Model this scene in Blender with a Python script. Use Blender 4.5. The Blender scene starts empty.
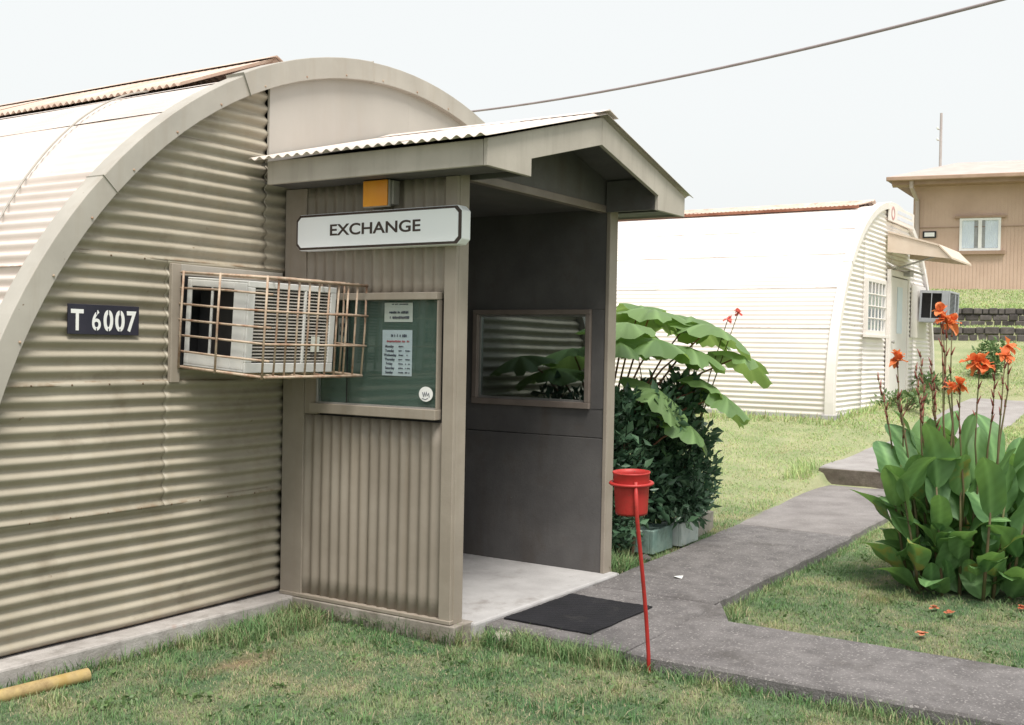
import bpy, math, random
import numpy as np
from mathutils import Matrix, Vector, Euler

scene = bpy.context.scene
COL = scene.collection
random.seed(7)
RNG = np.random.default_rng(11)
PI = math.pi

# ------------------------------------------------------------------ camera
CAM = Vector((-5.1397, -5.0388, 1.70))
cd = bpy.data.cameras.new("camera")
cd.sensor_width = 36.0
cd.lens = 1097.45 / 1024 * 36.0
cd.clip_start = 0.05
cd.clip_end = 2000
cam = bpy.data.objects.new("camera", cd)
COL.objects.link(cam)
RIGHT = Vector((0.5454, -0.8380, 0.01874)).normalized()
FWD = Vector((0.8381, 0.5453, -0.01447)).normalized()
UP = RIGHT.cross(FWD).normalized()
RIGHT = FWD.cross(UP).normalized()
cam.matrix_world = Matrix(((RIGHT.x, UP.x, -FWD.x, CAM.x), (RIGHT.y, UP.y, -FWD.y, CAM.y),
                           (RIGHT.z, UP.z, -FWD.z, CAM.z), (0, 0, 0, 1)))
scene.camera = cam

# ------------------------------------------------------------------ sky, sun, exposure
SUN_EL, SUN_DIR = 63.0, Vector((-0.66, -0.75, 0))       # horizontal direction towards the sun
world = bpy.data.worlds.new("World")
scene.world = world
world.use_nodes = True
wn, wl = world.node_tree.nodes, world.node_tree.links
wn.clear()
wo = wn.new("ShaderNodeOutputWorld")
wb = wn.new("ShaderNodeBackground")
sky = wn.new("ShaderNodeTexSky")
sky.sky_type = 'NISHITA'
sky.sun_disc = False
sky.sun_elevation = math.radians(SUN_EL)
sky.sun_rotation = math.atan2(SUN_DIR.x, SUN_DIR.y)
sky.dust_density = 6.0
sky.air_density = 1.2
hs = wn.new("ShaderNodeHueSaturation")
hs.inputs["Saturation"].default_value = 0.25
mixw = wn.new("ShaderNodeMix")
mixw.data_type = 'RGBA'
mixw.inputs[0].default_value = 0.82                    # a white overcast veil over the clear sky
mixw.inputs[7].default_value = (5.75, 5.92, 5.9, 1)
wl.new(sky.outputs[0], hs.inputs["Color"])
wl.new(hs.outputs[0], mixw.inputs[6])
wl.new(mixw.outputs[2], wb.inputs[0])
wb.inputs[1].default_value = 0.12
wl.new(wb.outputs[0], wo.inputs[0])
sl = bpy.data.lights.new("sun", 'SUN')
sl.energy = 3.0
sl.angle = math.radians(22)
sl.color = (1.0, 0.95, 0.87)
sun = bpy.data.objects.new("sun", sl)
COL.objects.link(sun)
sd = SUN_DIR.normalized() * math.cos(math.radians(SUN_EL))
sun.rotation_euler = Vector((sd.x, sd.y, math.sin(math.radians(SUN_EL)))).to_track_quat('Z', 'Y').to_euler()
sun.location = (0, 0, 30)
vs = scene.view_settings
vs.view_transform = 'Standard'
vs.look = 'None'
vs.gamma = 1.0
vs.exposure = 0.55
vs.use_curve_mapping = False
scene.render.engine = 'CYCLES'
scene.cycles.max_bounces = 8
scene.cycles.transparent_max_bounces = 16

# ------------------------------------------------------------------ materials
def new_mat(name):
    m = bpy.data.materials.new(name)
    m.use_nodes = True
    nt = m.node_tree
    return m, nt.nodes, nt.links, nt.nodes["Principled BSDF"]

def noise(n, l, scale, detail=4.0, rough=0.55, vec=None, stretch=None):
    t = n.new("ShaderNodeTexNoise")
    t.inputs["Scale"].default_value = scale
    t.inputs["Detail"].default_value = detail
    t.inputs["Roughness"].default_value = rough
    g = n.new("ShaderNodeNewGeometry")
    src = g.outputs["Position"]
    if stretch:
        mp = n.new("ShaderNodeMapping")
        mp.inputs["Scale"].default_value = stretch
        l.new(src, mp.inputs["Vector"])
        src = mp.outputs[0]
    l.new(vec if vec is not None else src, t.inputs["Vector"])
    return t.outputs[0]

def ramp(n, l, fac, stops):
    r = n.new("ShaderNodeValToRGB")
    e = r.color_ramp.elements
    while len(e) < len(stops):
        e.new(0.5)
    for k, (p, c) in enumerate(stops):
        e[k].position = p
        e[k].color = c if len(c) == 4 else (*c, 1)
    l.new(fac, r.inputs[0])
    return r.outputs[0]

def mix(n, l, fac, a, b, mode='MIX'):
    x = n.new("ShaderNodeMix")
    x.data_type = 'RGBA'
    x.blend_type = mode
    for i, v in ((0, fac), (6, a), (7, b)):
        if isinstance(v, (int, float)):
            x.inputs[i].default_value = v
        elif isinstance(v, tuple):
            x.inputs[i].default_value = v if len(v) == 4 else (*v, 1)
        else:
            l.new(v, x.inputs[i])
    return x.outputs[2]

def surf(name, c1, c2, scale=3.0, rough=0.6, bump=0.0, bscale=60.0, spots=None, streak=None, edge=None,
         metallic=0.0, vary=0.06, spec=0.4, grime=None):
    """weathered surface: two tones by noise, optional spots / streaks / rusty sheet edges, per-piece variation"""
    m, n, l, p = new_mat(name)
    col = ramp(n, l, noise(n, l, scale, 6), [(0.35, c1), (0.68, c2)])
    if streak:
        s = ramp(n, l, noise(n, l, 1.0, 5, 0.6, stretch=streak[1]), [(0.52, (0, 0, 0)), (0.75, (1, 1, 1))])
        mm = n.new("ShaderNodeMath"); mm.operation = 'MULTIPLY'
        mm.inputs[1].default_value = streak[2]
        l.new(s, mm.inputs[0])
        col = mix(n, l, mm.outputs[0], col, streak[0])
    if spots:
        s = ramp(n, l, noise(n, l, spots[1], 3, 0.6), [(spots[2], (0, 0, 0)), (spots[2] + 0.05, (1, 1, 1))])
        col = mix(n, l, s, col, spots[0])
    if grime:
        s = ramp(n, l, noise(n, l, grime[1], 8, 0.7), [(grime[2], (0, 0, 0)), (grime[2] + 0.22, (0.8, 0.8, 0.8))])
        col = mix(n, l, s, col, grime[0])
    if edge:
        a = n.new("ShaderNodeAttribute"); a.attribute_name = "edge"
        nz = noise(n, l, 7.0, 4, 0.7)
        mm = n.new("ShaderNodeMath"); mm.operation = 'MULTIPLY'
        l.new(a.outputs["Fac"], mm.inputs[0])
        l.new(ramp(n, l, nz, [(0.45, (0, 0, 0)), (0.62, (1, 1, 1))]), mm.inputs[1])
        col = mix(n, l, mm.outputs[0], col, edge)
    if vary:
        oi = n.new("ShaderNodeObjectInfo")
        mr = n.new("ShaderNodeMapRange")
        mr.inputs["To Min"].default_value = 1 - vary
        mr.inputs["To Max"].default_value = 1 + vary
        l.new(oi.outputs["Random"], mr.inputs["Value"])
        sc = n.new("ShaderNodeVectorMath"); sc.operation = 'SCALE'
        l.new(col, sc.inputs[0])
        l.new(mr.outputs[0], sc.inputs["Scale"])
        col = sc.outputs[0]
    l.new(col, p.inputs["Base Color"])
    p.inputs["Roughness"].default_value = rough
    p.inputs["Metallic"].default_value = metallic
    p.inputs["Specular IOR Level"].default_value = spec
    if bump:
        b = n.new("ShaderNodeBump")
        b.inputs["Strength"].default_value = bump
        b.inputs["Distance"].default_value = 0.01
        l.new(noise(n, l, bscale, 6, 0.65), b.inputs["Height"])
        l.new(b.outputs[0], p.inputs["Normal"])
    return m

RUST = (0.19, 0.075, 0.035)
M = {}
M['end_sheet'] = surf("cream_painted_corrugated_steel", (0.325, 0.290, 0.228), (0.410, 0.370, 0.298), 2.2, 0.55, 0.10, 30, grime=((0.23, 0.195, 0.145), 3.2, 0.53),
                      spots=((0.16, 0.11, 0.07), 16, 0.72), streak=((0.33, 0.28, 0.2), (9, 9, 0.7), 0.5), edge=(0.24, 0.17, 0.11),
                      vary=0.05)
M['roof_sheet'] = surf("pale_roof_steel", (0.60, 0.52, 0.475), (0.70, 0.62, 0.575), 1.6, 0.5, 0.05, 30,
                       spots=((0.3, 0.16, 0.1), 11, 0.73), edge=(0.33, 0.15, 0.08), vary=0.05)
M['rust_sheet'] = surf("rusty_ridge_steel", (0.50, 0.36, 0.29), (0.66, 0.55, 0.47), 3, 0.75, 0.15, 40, grime=(RUST, 5, 0.55))
M['rust_edge'] = surf("rusted_edge", (0.20, 0.075, 0.045), (0.30, 0.13, 0.08), 4, 0.9, 0.2, 40)
M['trim'] = surf("grey_cream_flashing", (0.36, 0.335, 0.298), (0.43, 0.402, 0.36), 3, 0.55, 0.05, 25,
                 streak=((0.33, 0.29, 0.24), (10, 10, 0.9), 0.55), spots=((0.15, 0.10, 0.06), 22, 0.74))
M['panel'] = surf("flat_gable_panel", (0.40, 0.375, 0.342), (0.46, 0.432, 0.395), 1.2, 0.6, 0.06, 18, streak=((0.38, 0.33, 0.28), (6, 6, 0.8), 0.4))
M['porch_sheet'] = surf("taupe_painted_steel", (0.240, 0.205, 0.168), (0.300, 0.260, 0.218), 2.5, 0.55, 0.08, 40,
                        streak=((0.22, 0.175, 0.13), (14, 14, 0.6), 0.5))
M['porch_wood'] = surf("taupe_painted_board", (0.265, 0.228, 0.188), (0.325, 0.282, 0.236), 4, 0.6, 0.12, 60, streak=((0.25, 0.2, 0.15), (18, 18, 0.8), 0.5))
M['fascia'] = surf("grey_fascia_board", (0.38, 0.345, 0.30), (0.46, 0.42, 0.37), 3, 0.6, 0.08, 40, streak=((0.28, 0.25, 0.21), (12, 12, 1), 0.5))
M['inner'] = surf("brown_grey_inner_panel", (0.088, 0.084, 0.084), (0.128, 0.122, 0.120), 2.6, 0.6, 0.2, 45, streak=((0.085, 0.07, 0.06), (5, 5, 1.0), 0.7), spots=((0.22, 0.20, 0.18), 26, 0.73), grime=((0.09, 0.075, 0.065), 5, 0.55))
M['inner_frame'] = surf("brown_window_frame", (0.19, 0.155, 0.135), (0.24, 0.20, 0.175), 6, 0.45, 0.05)
M['concrete'] = surf("pale_concrete", (0.33, 0.32, 0.32), (0.44, 0.43, 0.43), 3.5, 0.85, 0.45, 70, grime=((0.20, 0.18, 0.165), 4.5, 0.54))
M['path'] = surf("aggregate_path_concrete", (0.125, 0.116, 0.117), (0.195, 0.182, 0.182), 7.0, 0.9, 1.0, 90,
                 spots=((0.30, 0.28, 0.275), 60, 0.585), grime=((0.068, 0.060, 0.056), 2.6, 0.53), vary=0.05)  # stained near slabs, darker tone also painting in the shade beside the porch
M['white'] = surf("white_enamel", (0.74, 0.74, 0.74), (0.80, 0.80, 0.79), 4, 0.35, 0, vary=0)
M['sign_face'] = surf("white_sign_face", (0.86, 0.89, 0.92), (0.88, 0.90, 0.93), 2, 0.35, 0, vary=0)
M['navy'] = surf("navy_number_board", (0.018, 0.018, 0.032), (0.028, 0.027, 0.043), 8, 0.5, 0.05, vary=0)
M['brown_print'] = surf("brown_sign_print", (0.04, 0.026, 0.022), (0.055, 0.036, 0.03), 8, 0.5, 0, vary=0)
M['black'] = surf("black_void_plastic", (0.012, 0.012, 0.014), (0.02, 0.02, 0.022), 6, 0.5, 0, vary=0)
M['ac'] = surf("white_appliance_steel", (0.60, 0.60, 0.60), (0.72, 0.71, 0.69), 5, 0.4, 0, grime=((0.33, 0.27, 0.22), 6, 0.62), vary=0)
M['slat'] = surf("grey_beige_louvre", (0.42, 0.39, 0.36), (0.52, 0.49, 0.45), 8, 0.5, 0, vary=0.05)
M['cage'] = surf("rusty_painted_bar", (0.40, 0.31, 0.23), (0.50, 0.40, 0.31), 6, 0.7, 0.2, 120, grime=((0.22, 0.085, 0.04), 11, 0.44), vary=0.12)
M['green_board'] = surf("green_felt_board", (0.07, 0.115, 0.095), (0.095, 0.145, 0.12), 5, 0.9, 0.2, 200, vary=0)
M['paper'] = surf("bluish_paper", (0.60, 0.68, 0.74), (0.66, 0.73, 0.78), 6, 0.8, 0, vary=0.04)
M['paper2'] = surf("cream_paper", (0.62, 0.64, 0.60), (0.70, 0.71, 0.66), 6, 0.8, 0, vary=0.04)
M['ink'] = surf("dark_ink", (0.05, 0.06, 0.09), (0.08, 0.09, 0.13), 6, 0.8, 0, vary=0)
M['red_ink'] = surf("red_ink", (0.42, 0.08, 0.09), (0.5, 0.12, 0.12), 6, 0.8, 0, vary=0)
M['blue_ink'] = surf("faint_blue_ink", (0.58, 0.62, 0.72), (0.64, 0.68, 0.76), 6, 0.8, 0, vary=0)
M['orange'] = surf("orange_lens", (0.74, 0.28, 0.025), (0.82, 0.36, 0.04), 5, 0.25, 0, vary=0)
M['lamp_grey'] = surf("grey_lamp_housing", (0.30, 0.28, 0.26), (0.38, 0.35, 0.32), 5, 0.45, 0, vary=0)
M['mat'] = surf("dark_rubber_mat", (0.008, 0.008, 0.011), (0.015, 0.0145, 0.019), 5, 0.9, 0.8, 160, grime=((0.05, 0.047, 0.046), 7, 0.56), vary=0)
M['red'] = surf("red_painted_can", (0.36, 0.022, 0.020), (0.45, 0.036, 0.030), 7, 0.5, 0.12, 60, spots=((0.14, 0.05, 0.03), 45, 0.66), grime=((0.19, 0.025, 0.018), 14, 0.52), vary=0)
M['pvc'] = surf("yellowed_pipe", (0.36, 0.25, 0.09), (0.50, 0.39, 0.20), 9, 0.5, 0.05, 40, grime=((0.17, 0.10, 0.04), 9, 0.47), vary=0)
M['block_green'] = surf("green_painted_block", (0.15, 0.24, 0.215), (0.26, 0.35, 0.31), 8, 0.85, 0.4, 90, grime=((0.06, 0.09, 0.07), 6, 0.5))
M['block_white'] = surf("white_painted_block", (0.50, 0.57, 0.55), (0.62, 0.66, 0.62), 8, 0.85, 0.4, 90, grime=((0.16, 0.20, 0.15), 6, 0.58))
M['block_grey'] = surf("grey_block", (0.26, 0.24, 0.21), (0.36, 0.33, 0.29), 8, 0.9, 0.5, 90, grime=((0.10, 0.11, 0.07), 6, 0.55))
M['plinth'] = surf("dirty_plinth_concrete", (0.20, 0.175, 0.15), (0.32, 0.29, 0.26), 6, 0.9, 0.4, 70, grime=((0.12, 0.10, 0.08), 5, 0.5))
M['riser'] = surf("mossy_step_riser", (0.10, 0.082, 0.065), (0.17, 0.145, 0.12), 9, 0.95, 0.6, 60, grime=((0.06, 0.055, 0.035), 7, 0.5))
M['path_far'] = surf("daylit_path_concrete", (0.27, 0.25, 0.245), (0.35, 0.33, 0.325), 3, 0.9, 0.5, 110, spots=((0.45, 0.42, 0.4), 75, 0.64), vary=0.05)  # paler copy for the far slabs, stronger daylight painted into the tone
M['path_mid'] = surf("half_daylit_path_concrete", (0.17, 0.155, 0.152), (0.25, 0.232, 0.228), 3, 0.9, 0.5, 110, spots=((0.40, 0.37, 0.35), 75, 0.63), grime=((0.12, 0.105, 0.10), 2, 0.6), vary=0.03)  # in-between copy with grime, part of that daylight painted into the tone
M['footing'] = surf("stained_footing_concrete", (0.31, 0.285, 0.27), (0.45, 0.425, 0.41), 5, 0.9, 0.45, 70, spots=((0.30, 0.13, 0.07), 2.3, 0.66), grime=((0.17, 0.155, 0.14), 6, 0.52))
M['faded_red'] = surf('faded_red_paint', (0.48, 0.24, 0.24), (0.56, 0.33, 0.32), 6, 0.7, 0, vary=0)
M['stone'] = surf("pale_stone", (0.38, 0.34, 0.28), (0.5, 0.46, 0.4), 20, 0.9, 0.4, 60)
M['cable'] = surf("grey_cable_sheath", (0.30, 0.25, 0.255), (0.37, 0.32, 0.325), 3, 0.6, 0, vary=0)
M['white_sheet'] = surf("white_hut_steel", (0.74, 0.68, 0.645), (0.80, 0.75, 0.715), 1.3, 0.5, 0.05, 20, edge=(0.52, 0.37, 0.31), vary=0.03)
M['white_end'] = surf("white_hut_end_steel", (0.82, 0.765, 0.735), (0.86, 0.82, 0.79), 1.6, 0.5, 0.05, 20, edge=(0.5, 0.37, 0.30), vary=0.03)
M['white_trim'] = surf("off_white_trim", (0.74, 0.69, 0.66), (0.80, 0.76, 0.73), 3, 0.5, 0, vary=0.03)
M['awning'] = surf("cream_awning_board", (0.60, 0.49, 0.40), (0.68, 0.57, 0.48), 3, 0.6, 0, vary=0.03)
M['grey_ac'] = surf("blue_grey_casing", (0.36, 0.38, 0.42), (0.44, 0.46, 0.5), 4, 0.45, 0, vary=0)
M['siding'] = None
M['house_roof'] = surf("pale_house_roof", (0.43, 0.355, 0.325), (0.50, 0.425, 0.395), 2, 0.6, 0)
M['gutter'] = surf("tan_gutter", (0.33, 0.22, 0.16), (0.40, 0.28, 0.21), 3, 0.6, 0)
M['wall_stone'] = surf("dark_retaining_stone", (0.075, 0.066, 0.064), (0.13, 0.115, 0.112), 5, 0.95, 0.5, 30, grime=((0.05, 0.046, 0.046), 3, 0.5), vary=0.35)
M['mortar'] = surf("retaining_mortar", (0.055, 0.05, 0.049), (0.085, 0.077, 0.075), 6, 0.95, 0.4, 30)
M['curtain'] = surf("white_curtain", (0.80, 0.82, 0.85), (0.88, 0.89, 0.90), 4, 0.9, 0)
M['pole_wood'] = surf("weathered_pole", (0.42, 0.36, 0.37), (0.5, 0.44, 0.45), 3, 0.9, 0)
M['bark'] = surf("brown_stem", (0.10, 0.065, 0.04), (0.16, 0.11, 0.07), 20, 0.9, 0.3, 80)
M['petiole'] = surf("reddish_petiole", (0.20, 0.085, 0.06), (0.27, 0.13, 0.085), 12, 0.6, 0)
M['stalk'] = surf("canna_stalk", (0.12, 0.13, 0.05), (0.20, 0.13, 0.08), 9, 0.6, 0)
M['bud'] = surf("canna_bud", (0.20, 0.045, 0.045), (0.30, 0.09, 0.07), 9, 0.6, 0)
M['door'] = surf("dark_door_paint", (0.10, 0.085, 0.08), (0.13, 0.11, 0.10), 3, 0.5, 0)
M['door_white'] = surf("white_door_paint", (0.68, 0.65, 0.63), (0.74, 0.71, 0.69), 3, 0.5, 0)
M['steel'] = surf("dull_steel", (0.35, 0.34, 0.33), (0.45, 0.44, 0.43), 6, 0.4, 0, metallic=0.6)

def siding_mat():
    m, n, l, p = new_mat("brown_grooved_siding")
    base = ramp(n, l, noise(n, l, 1.2, 5), [(0.35, (0.52, 0.375, 0.295)), (0.7, (0.60, 0.445, 0.36))])
    l.new(base, p.inputs["Base Color"])
    p.inputs["Roughness"].default_value = 0.75
    return m
M['siding'] = siding_mat()

def glass(name, tint, refl=0.5):
    m, n, l, p = new_mat(name)
    n.remove(p)
    out = [x for x in n if x.type == 'OUTPUT_MATERIAL'][0]
    t = n.new("ShaderNodeBsdfTransparent"); t.inputs[0].default_value = (*tint, 1)
    g = n.new("ShaderNodeBsdfGlossy"); g.inputs["Roughness"].default_value = 0.03
    f = n.new("ShaderNodeFresnel"); f.inputs[0].default_value = 1.45
    mm = n.new("ShaderNodeMath"); mm.operation = 'MULTIPLY'; mm.inputs[1].default_value = refl
    l.new(f.outputs[0], mm.inputs[0])
    x = n.new("ShaderNodeMixShader")
    l.new(mm.outputs[0], x.inputs[0]); l.new(t.outputs[0], x.inputs[1]); l.new(g.outputs[0], x.inputs[2])
    l.new(x.outputs[0], out.inputs[0])
    return m
M['glass'] = glass("window_glass", (0.50, 0.54, 0.56), 1.3)
M['board_glass'] = glass("board_glass", (0.95, 0.97, 0.97), 0.45)
M['far_glass'] = glass("far_window_glass", (0.96, 0.98, 1.0), 0.5)

def leaf_mat(name, c1, c2, rough=0.4, trans=0.35, tcol=None, veins=0.0, yellow=None, scale=5.0):
    m, n, l, p = new_mat(name)
    oi = n.new("ShaderNodeObjectInfo")
    at = n.new("ShaderNodeAttribute"); at.attribute_name = "tone"
    add = n.new("ShaderNodeMath"); add.operation = 'ADD'
    l.new(oi.outputs["Random"], add.inputs[0]); l.new(at.outputs["Fac"], add.inputs[1])
    fr = n.new("ShaderNodeMath"); fr.operation = 'FRACT'
    l.new(add.outputs[0], fr.inputs[0])
    col = mix(n, l, fr.outputs[0], c1, c2)
    nz = noise(n, l, scale, 4)
    col = mix(n, l, nz, col, mix(n, l, 0.5, col, c2), 'MIX')
    if veins:
        v = n.new("ShaderNodeAttribute"); v.attribute_name = "vein"
        mm = n.new("ShaderNodeMath"); mm.operation = 'MULTIPLY'; mm.inputs[1].default_value = veins
        l.new(v.outputs["Fac"], mm.inputs[0])
        col = mix(n, l, mm.outputs[0], col, tuple(min(1, x * 2.2 + 0.02) for x in c2))
    if yellow:
        g = ramp(n, l, fr.outputs[0], [(yellow[1], (0, 0, 0)), (yellow[1] + 0.02, (1, 1, 1))])
        y2 = ramp(n, l, noise(n, l, 9, 3), [(0.5, (0, 0, 0)), (0.62, (1, 1, 1))])
        mm = n.new("ShaderNodeMath"); mm.operation = 'MULTIPLY'
        l.new(g, mm.inputs[0]); l.new(y2, mm.inputs[1])
        col = mix(n, l, mm.outputs[0], col, yellow[0])
    l.new(col, p.inputs["Base Color"])
    p.inputs["Roughness"].default_value = rough
    p.inputs["Specular IOR Level"].default_value = 0.45
    out = [x for x in n if x.type == 'OUTPUT_MATERIAL'][0]
    tr = n.new("ShaderNodeBsdfTranslucent")
    if tcol:
        tr.inputs[0].default_value = (*tcol, 1)
    else:
        l.new(col, tr.inputs[0])
    ms = n.new("ShaderNodeMixShader"); ms.inputs[0].default_value = trans
    l.new(p.outputs[0], ms.inputs[1]); l.new(tr.outputs[0], ms.inputs[2])
    l.new(ms.outputs[0], out.inputs[0])
    return m
M['hedge'] = leaf_mat("hedge_leaf", (0.030, 0.078, 0.046), (0.085, 0.155, 0.090), 0.30, 0.15)
M['hedge_light'] = leaf_mat('hedge_pale_leaf', (0.045, 0.105, 0.06), (0.11, 0.195, 0.11), 0.35, 0.2)
M['canna'] = leaf_mat("canna_leaf", (0.070, 0.170, 0.070), (0.155, 0.285, 0.105), 0.55, 0.32, (0.20, 0.36, 0.08), 0.45, ((0.36, 0.29, 0.08), 0.86))
M['bigleaf'] = leaf_mat("large_lobed_leaf", (0.12, 0.215, 0.085), (0.20, 0.31, 0.125), 0.5, 0.4, (0.32, 0.48, 0.12), 0.3)
M['shrub'] = leaf_mat("small_shrub_leaf", (0.08, 0.15, 0.055), (0.15, 0.23, 0.085), 0.5, 0.25)
M['petal'] = leaf_mat("orange_red_petal", (0.74, 0.15, 0.055), (0.84, 0.27, 0.10), 0.5, 0.35, (0.9, 0.3, 0.1))
M['wilted'] = leaf_mat("wilted_petal", (0.50, 0.12, 0.06), (0.58, 0.22, 0.12), 0.7, 0.2)
M['pink_petal'] = leaf_mat("pink_red_petal", (0.72, 0.10, 0.09), (0.8, 0.2, 0.17), 0.5, 0.35, (0.9, 0.25, 0.2))

def lawn_colour(n, l, dark=1.0):
    g = n.new("ShaderNodeNewGeometry")
    sx = n.new("ShaderNodeSeparateXYZ"); l.new(g.outputs["Position"], sx.inputs[0])
    cx = n.new("ShaderNodeCombineXYZ")
    l.new(sx.outputs[0], cx.inputs[0]); l.new(sx.outputs[1], cx.inputs[1])
    green = ramp(n, l, noise(n, l, 0.9, 5, 0.6, vec=cx.outputs[0]), [(0.35, (0.130, 0.215, 0.118)), (0.65, (0.215, 0.275, 0.165))])
    d = ramp(n, l, noise(n, l, 2.3, 6, 0.65, vec=cx.outputs[0]), [(0.46, (0, 0, 0)), (0.66, (1, 1, 1))])
    dd = n.new("ShaderNodeMath"); dd.operation = 'MULTIPLY'; dd.inputs[1].default_value = 0.6
    l.new(d, dd.inputs[0])
    col = mix(n, l, dd.outputs[0], green, (0.50, 0.42, 0.29))
    # drier, yellower lawn between the huts, its stronger daylight put into the colour
    mr = n.new("ShaderNodeMapRange"); mr.interpolation_type = 'SMOOTHSTEP'
    mr.inputs["From Min"].default_value = 3.2; mr.inputs["From Max"].default_value = 7.0
    l.new(sx.outputs[0], mr.inputs["Value"])
    mm = n.new("ShaderNodeMath"); mm.operation = 'MULTIPLY'; mm.inputs[1].default_value = 0.75
    l.new(mr.outputs[0], mm.inputs[0])
    col = mix(n, l, mm.outputs[0], col, ramp(n, l, noise(n, l, 1.4, 5, 0.6, vec=cx.outputs[0]), [(0.35, (0.44, 0.50, 0.27)), (0.68, (0.62, 0.62, 0.38))]))
    # bare reddish soil patch
    for (px, py, rx, ry, c) in ((-1.05, -0.70, 0.50, 0.14, (0.40, 0.25, 0.17)), (2.55, -3.1, 0.3, 0.2, (0.26, 0.19, 0.10))):
        v = n.new("ShaderNodeVectorMath"); v.operation = 'SUBTRACT'; v.inputs[1].default_value = (px, py, 0)
        l.new(cx.outputs[0], v.inputs[0])
        v2 = n.new("ShaderNodeVectorMath"); v2.operation = 'MULTIPLY'; v2.inputs[1].default_value = (1 / rx, 1 / ry, 0)
        l.new(v.outputs[0], v2.inputs[0])
        ln = n.new("ShaderNodeVectorMath"); ln.operation = 'LENGTH'
        l.new(v2.outputs[0], ln.inputs[0])
        a = n.new("ShaderNodeMath"); a.operation = 'ADD'
        nn = n.new("ShaderNodeMath"); nn.operation = 'MULTIPLY'; nn.inputs[1].default_value = 1.7
        l.new(noise(n, l, 7, 5, 0.7), nn.inputs[0])
        l.new(ln.outputs["Value"], a.inputs[0]); l.new(nn.outputs[0], a.inputs[1])
        k = ramp(n, l, a.outputs[0], [(0.45, (0.6, 0.6, 0.6)), (0.98, (0, 0, 0))])
        sc = n.new("ShaderNodeMath"); sc.operation = 'MULTIPLY'; sc.inputs[1].default_value = 0.55
        l.new(a.outputs[0], sc.inputs[0]); l.new(sc.outputs[0], k.node.inputs[0])
        col = mix(n, l, k, col, c)
    return col

def ground_mat():
    m, n, l, p = new_mat("lawn_ground")
    c = lawn_colour(n, l)
    col = mix(n, l, noise(n, l, 45, 5, 0.7), c, mix(n, l, 1.0, c, (0.45, 0.42, 0.40), 'MULTIPLY'))
    l.new(col, p.inputs["Base Color"])
    p.inputs["Roughness"].default_value = 1.0
    p.inputs["Specular IOR Level"].default_value = 0.1
    b = n.new("ShaderNodeBump"); b.inputs["Strength"].default_value = 0.8; b.inputs["Distance"].default_value = 0.03
    l.new(noise(n, l, 50, 6, 0.7), b.inputs["Height"]); l.new(b.outputs[0], p.inputs["Normal"])
    return m

def blade_mat():
    m, n, l, p = new_mat("grass_blade")
    c = lawn_colour(n, l)
    a = n.new("ShaderNodeAttribute"); a.attribute_name = "tone"
    k = ramp(n, l, a.outputs["Fac"], [(0.0, (0.62, 0.95, 0.55)), (0.55, (1.0, 1.1, 0.9)), (0.80, (1.35, 1.25, 1.0)), (1.0, (2.2, 1.75, 1.25))])
    col = mix(n, l, 1.0, c, k, 'MULTIPLY')
    col = mix(n, l, ramp(n, l, a.outputs["Fac"], [(0.70, (0, 0, 0)), (0.85, (0.85, 0.85, 0.85))]), col, (0.44, 0.37, 0.26))
    l.new(col, p.inputs["Base Color"])
    p.inputs["Roughness"].default_value = 0.7
    p.inputs["Specular IOR Level"].default_value = 0.2
    out = [x for x in n if x.type == 'OUTPUT_MATERIAL'][0]
    tr = n.new("ShaderNodeBsdfTranslucent"); l.new(col, tr.inputs[0])
    ms = n.new("ShaderNodeMixShader"); ms.inputs[0].default_value = 0.3
    l.new(p.outputs[0], ms.inputs[1]); l.new(tr.outputs[0], ms.inputs[2]); l.new(ms.outputs[0], out.inputs[0])
    return m
M['ground'] = ground_mat()
M['blade'] = blade_mat()

# ------------------------------------------------------------------ mesh helpers
def origin_of(o):
    v = Vector((0, 0, 0))
    while o is not None:
        v += o.location
        o = o.parent
    return v

def tag(o, label, cat, group=None):
    o["label"] = label
    o["category"] = cat
    if group:
        o["group"] = group
    return o

def thing(name, label, cat, loc, group=None):
    o = bpy.data.objects.new(name, None)
    o.empty_display_size = 0.1
    COL.objects.link(o)
    o.location = loc
    return tag(o, label, cat, group)

def mesh(name, verts, faces, mat=None, smooth=False, attrs=None):
    me = bpy.data.meshes.new(name)
    me.from_pydata([tuple(v) for v in verts], [], faces)
    if mat is not None:
        me.materials.append(M[mat] if isinstance(mat, str) else mat)
    if smooth:
        me.polygons.foreach_set("use_smooth", [True] * len(me.polygons))
    for k, vals in (attrs or {}).items():
        a = me.attributes.new(k, 'FLOAT', 'POINT')
        a.data.foreach_set("value", np.asarray(vals, dtype=np.float32))
    me.update()
    return me

def link(name, me, parent=None, loc=None):
    o = bpy.data.objects.new(name, me)
    COL.objects.link(o)
    if parent is not None:
        o.parent = parent
    if loc is not None:
        o.location = loc
    return o

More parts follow.
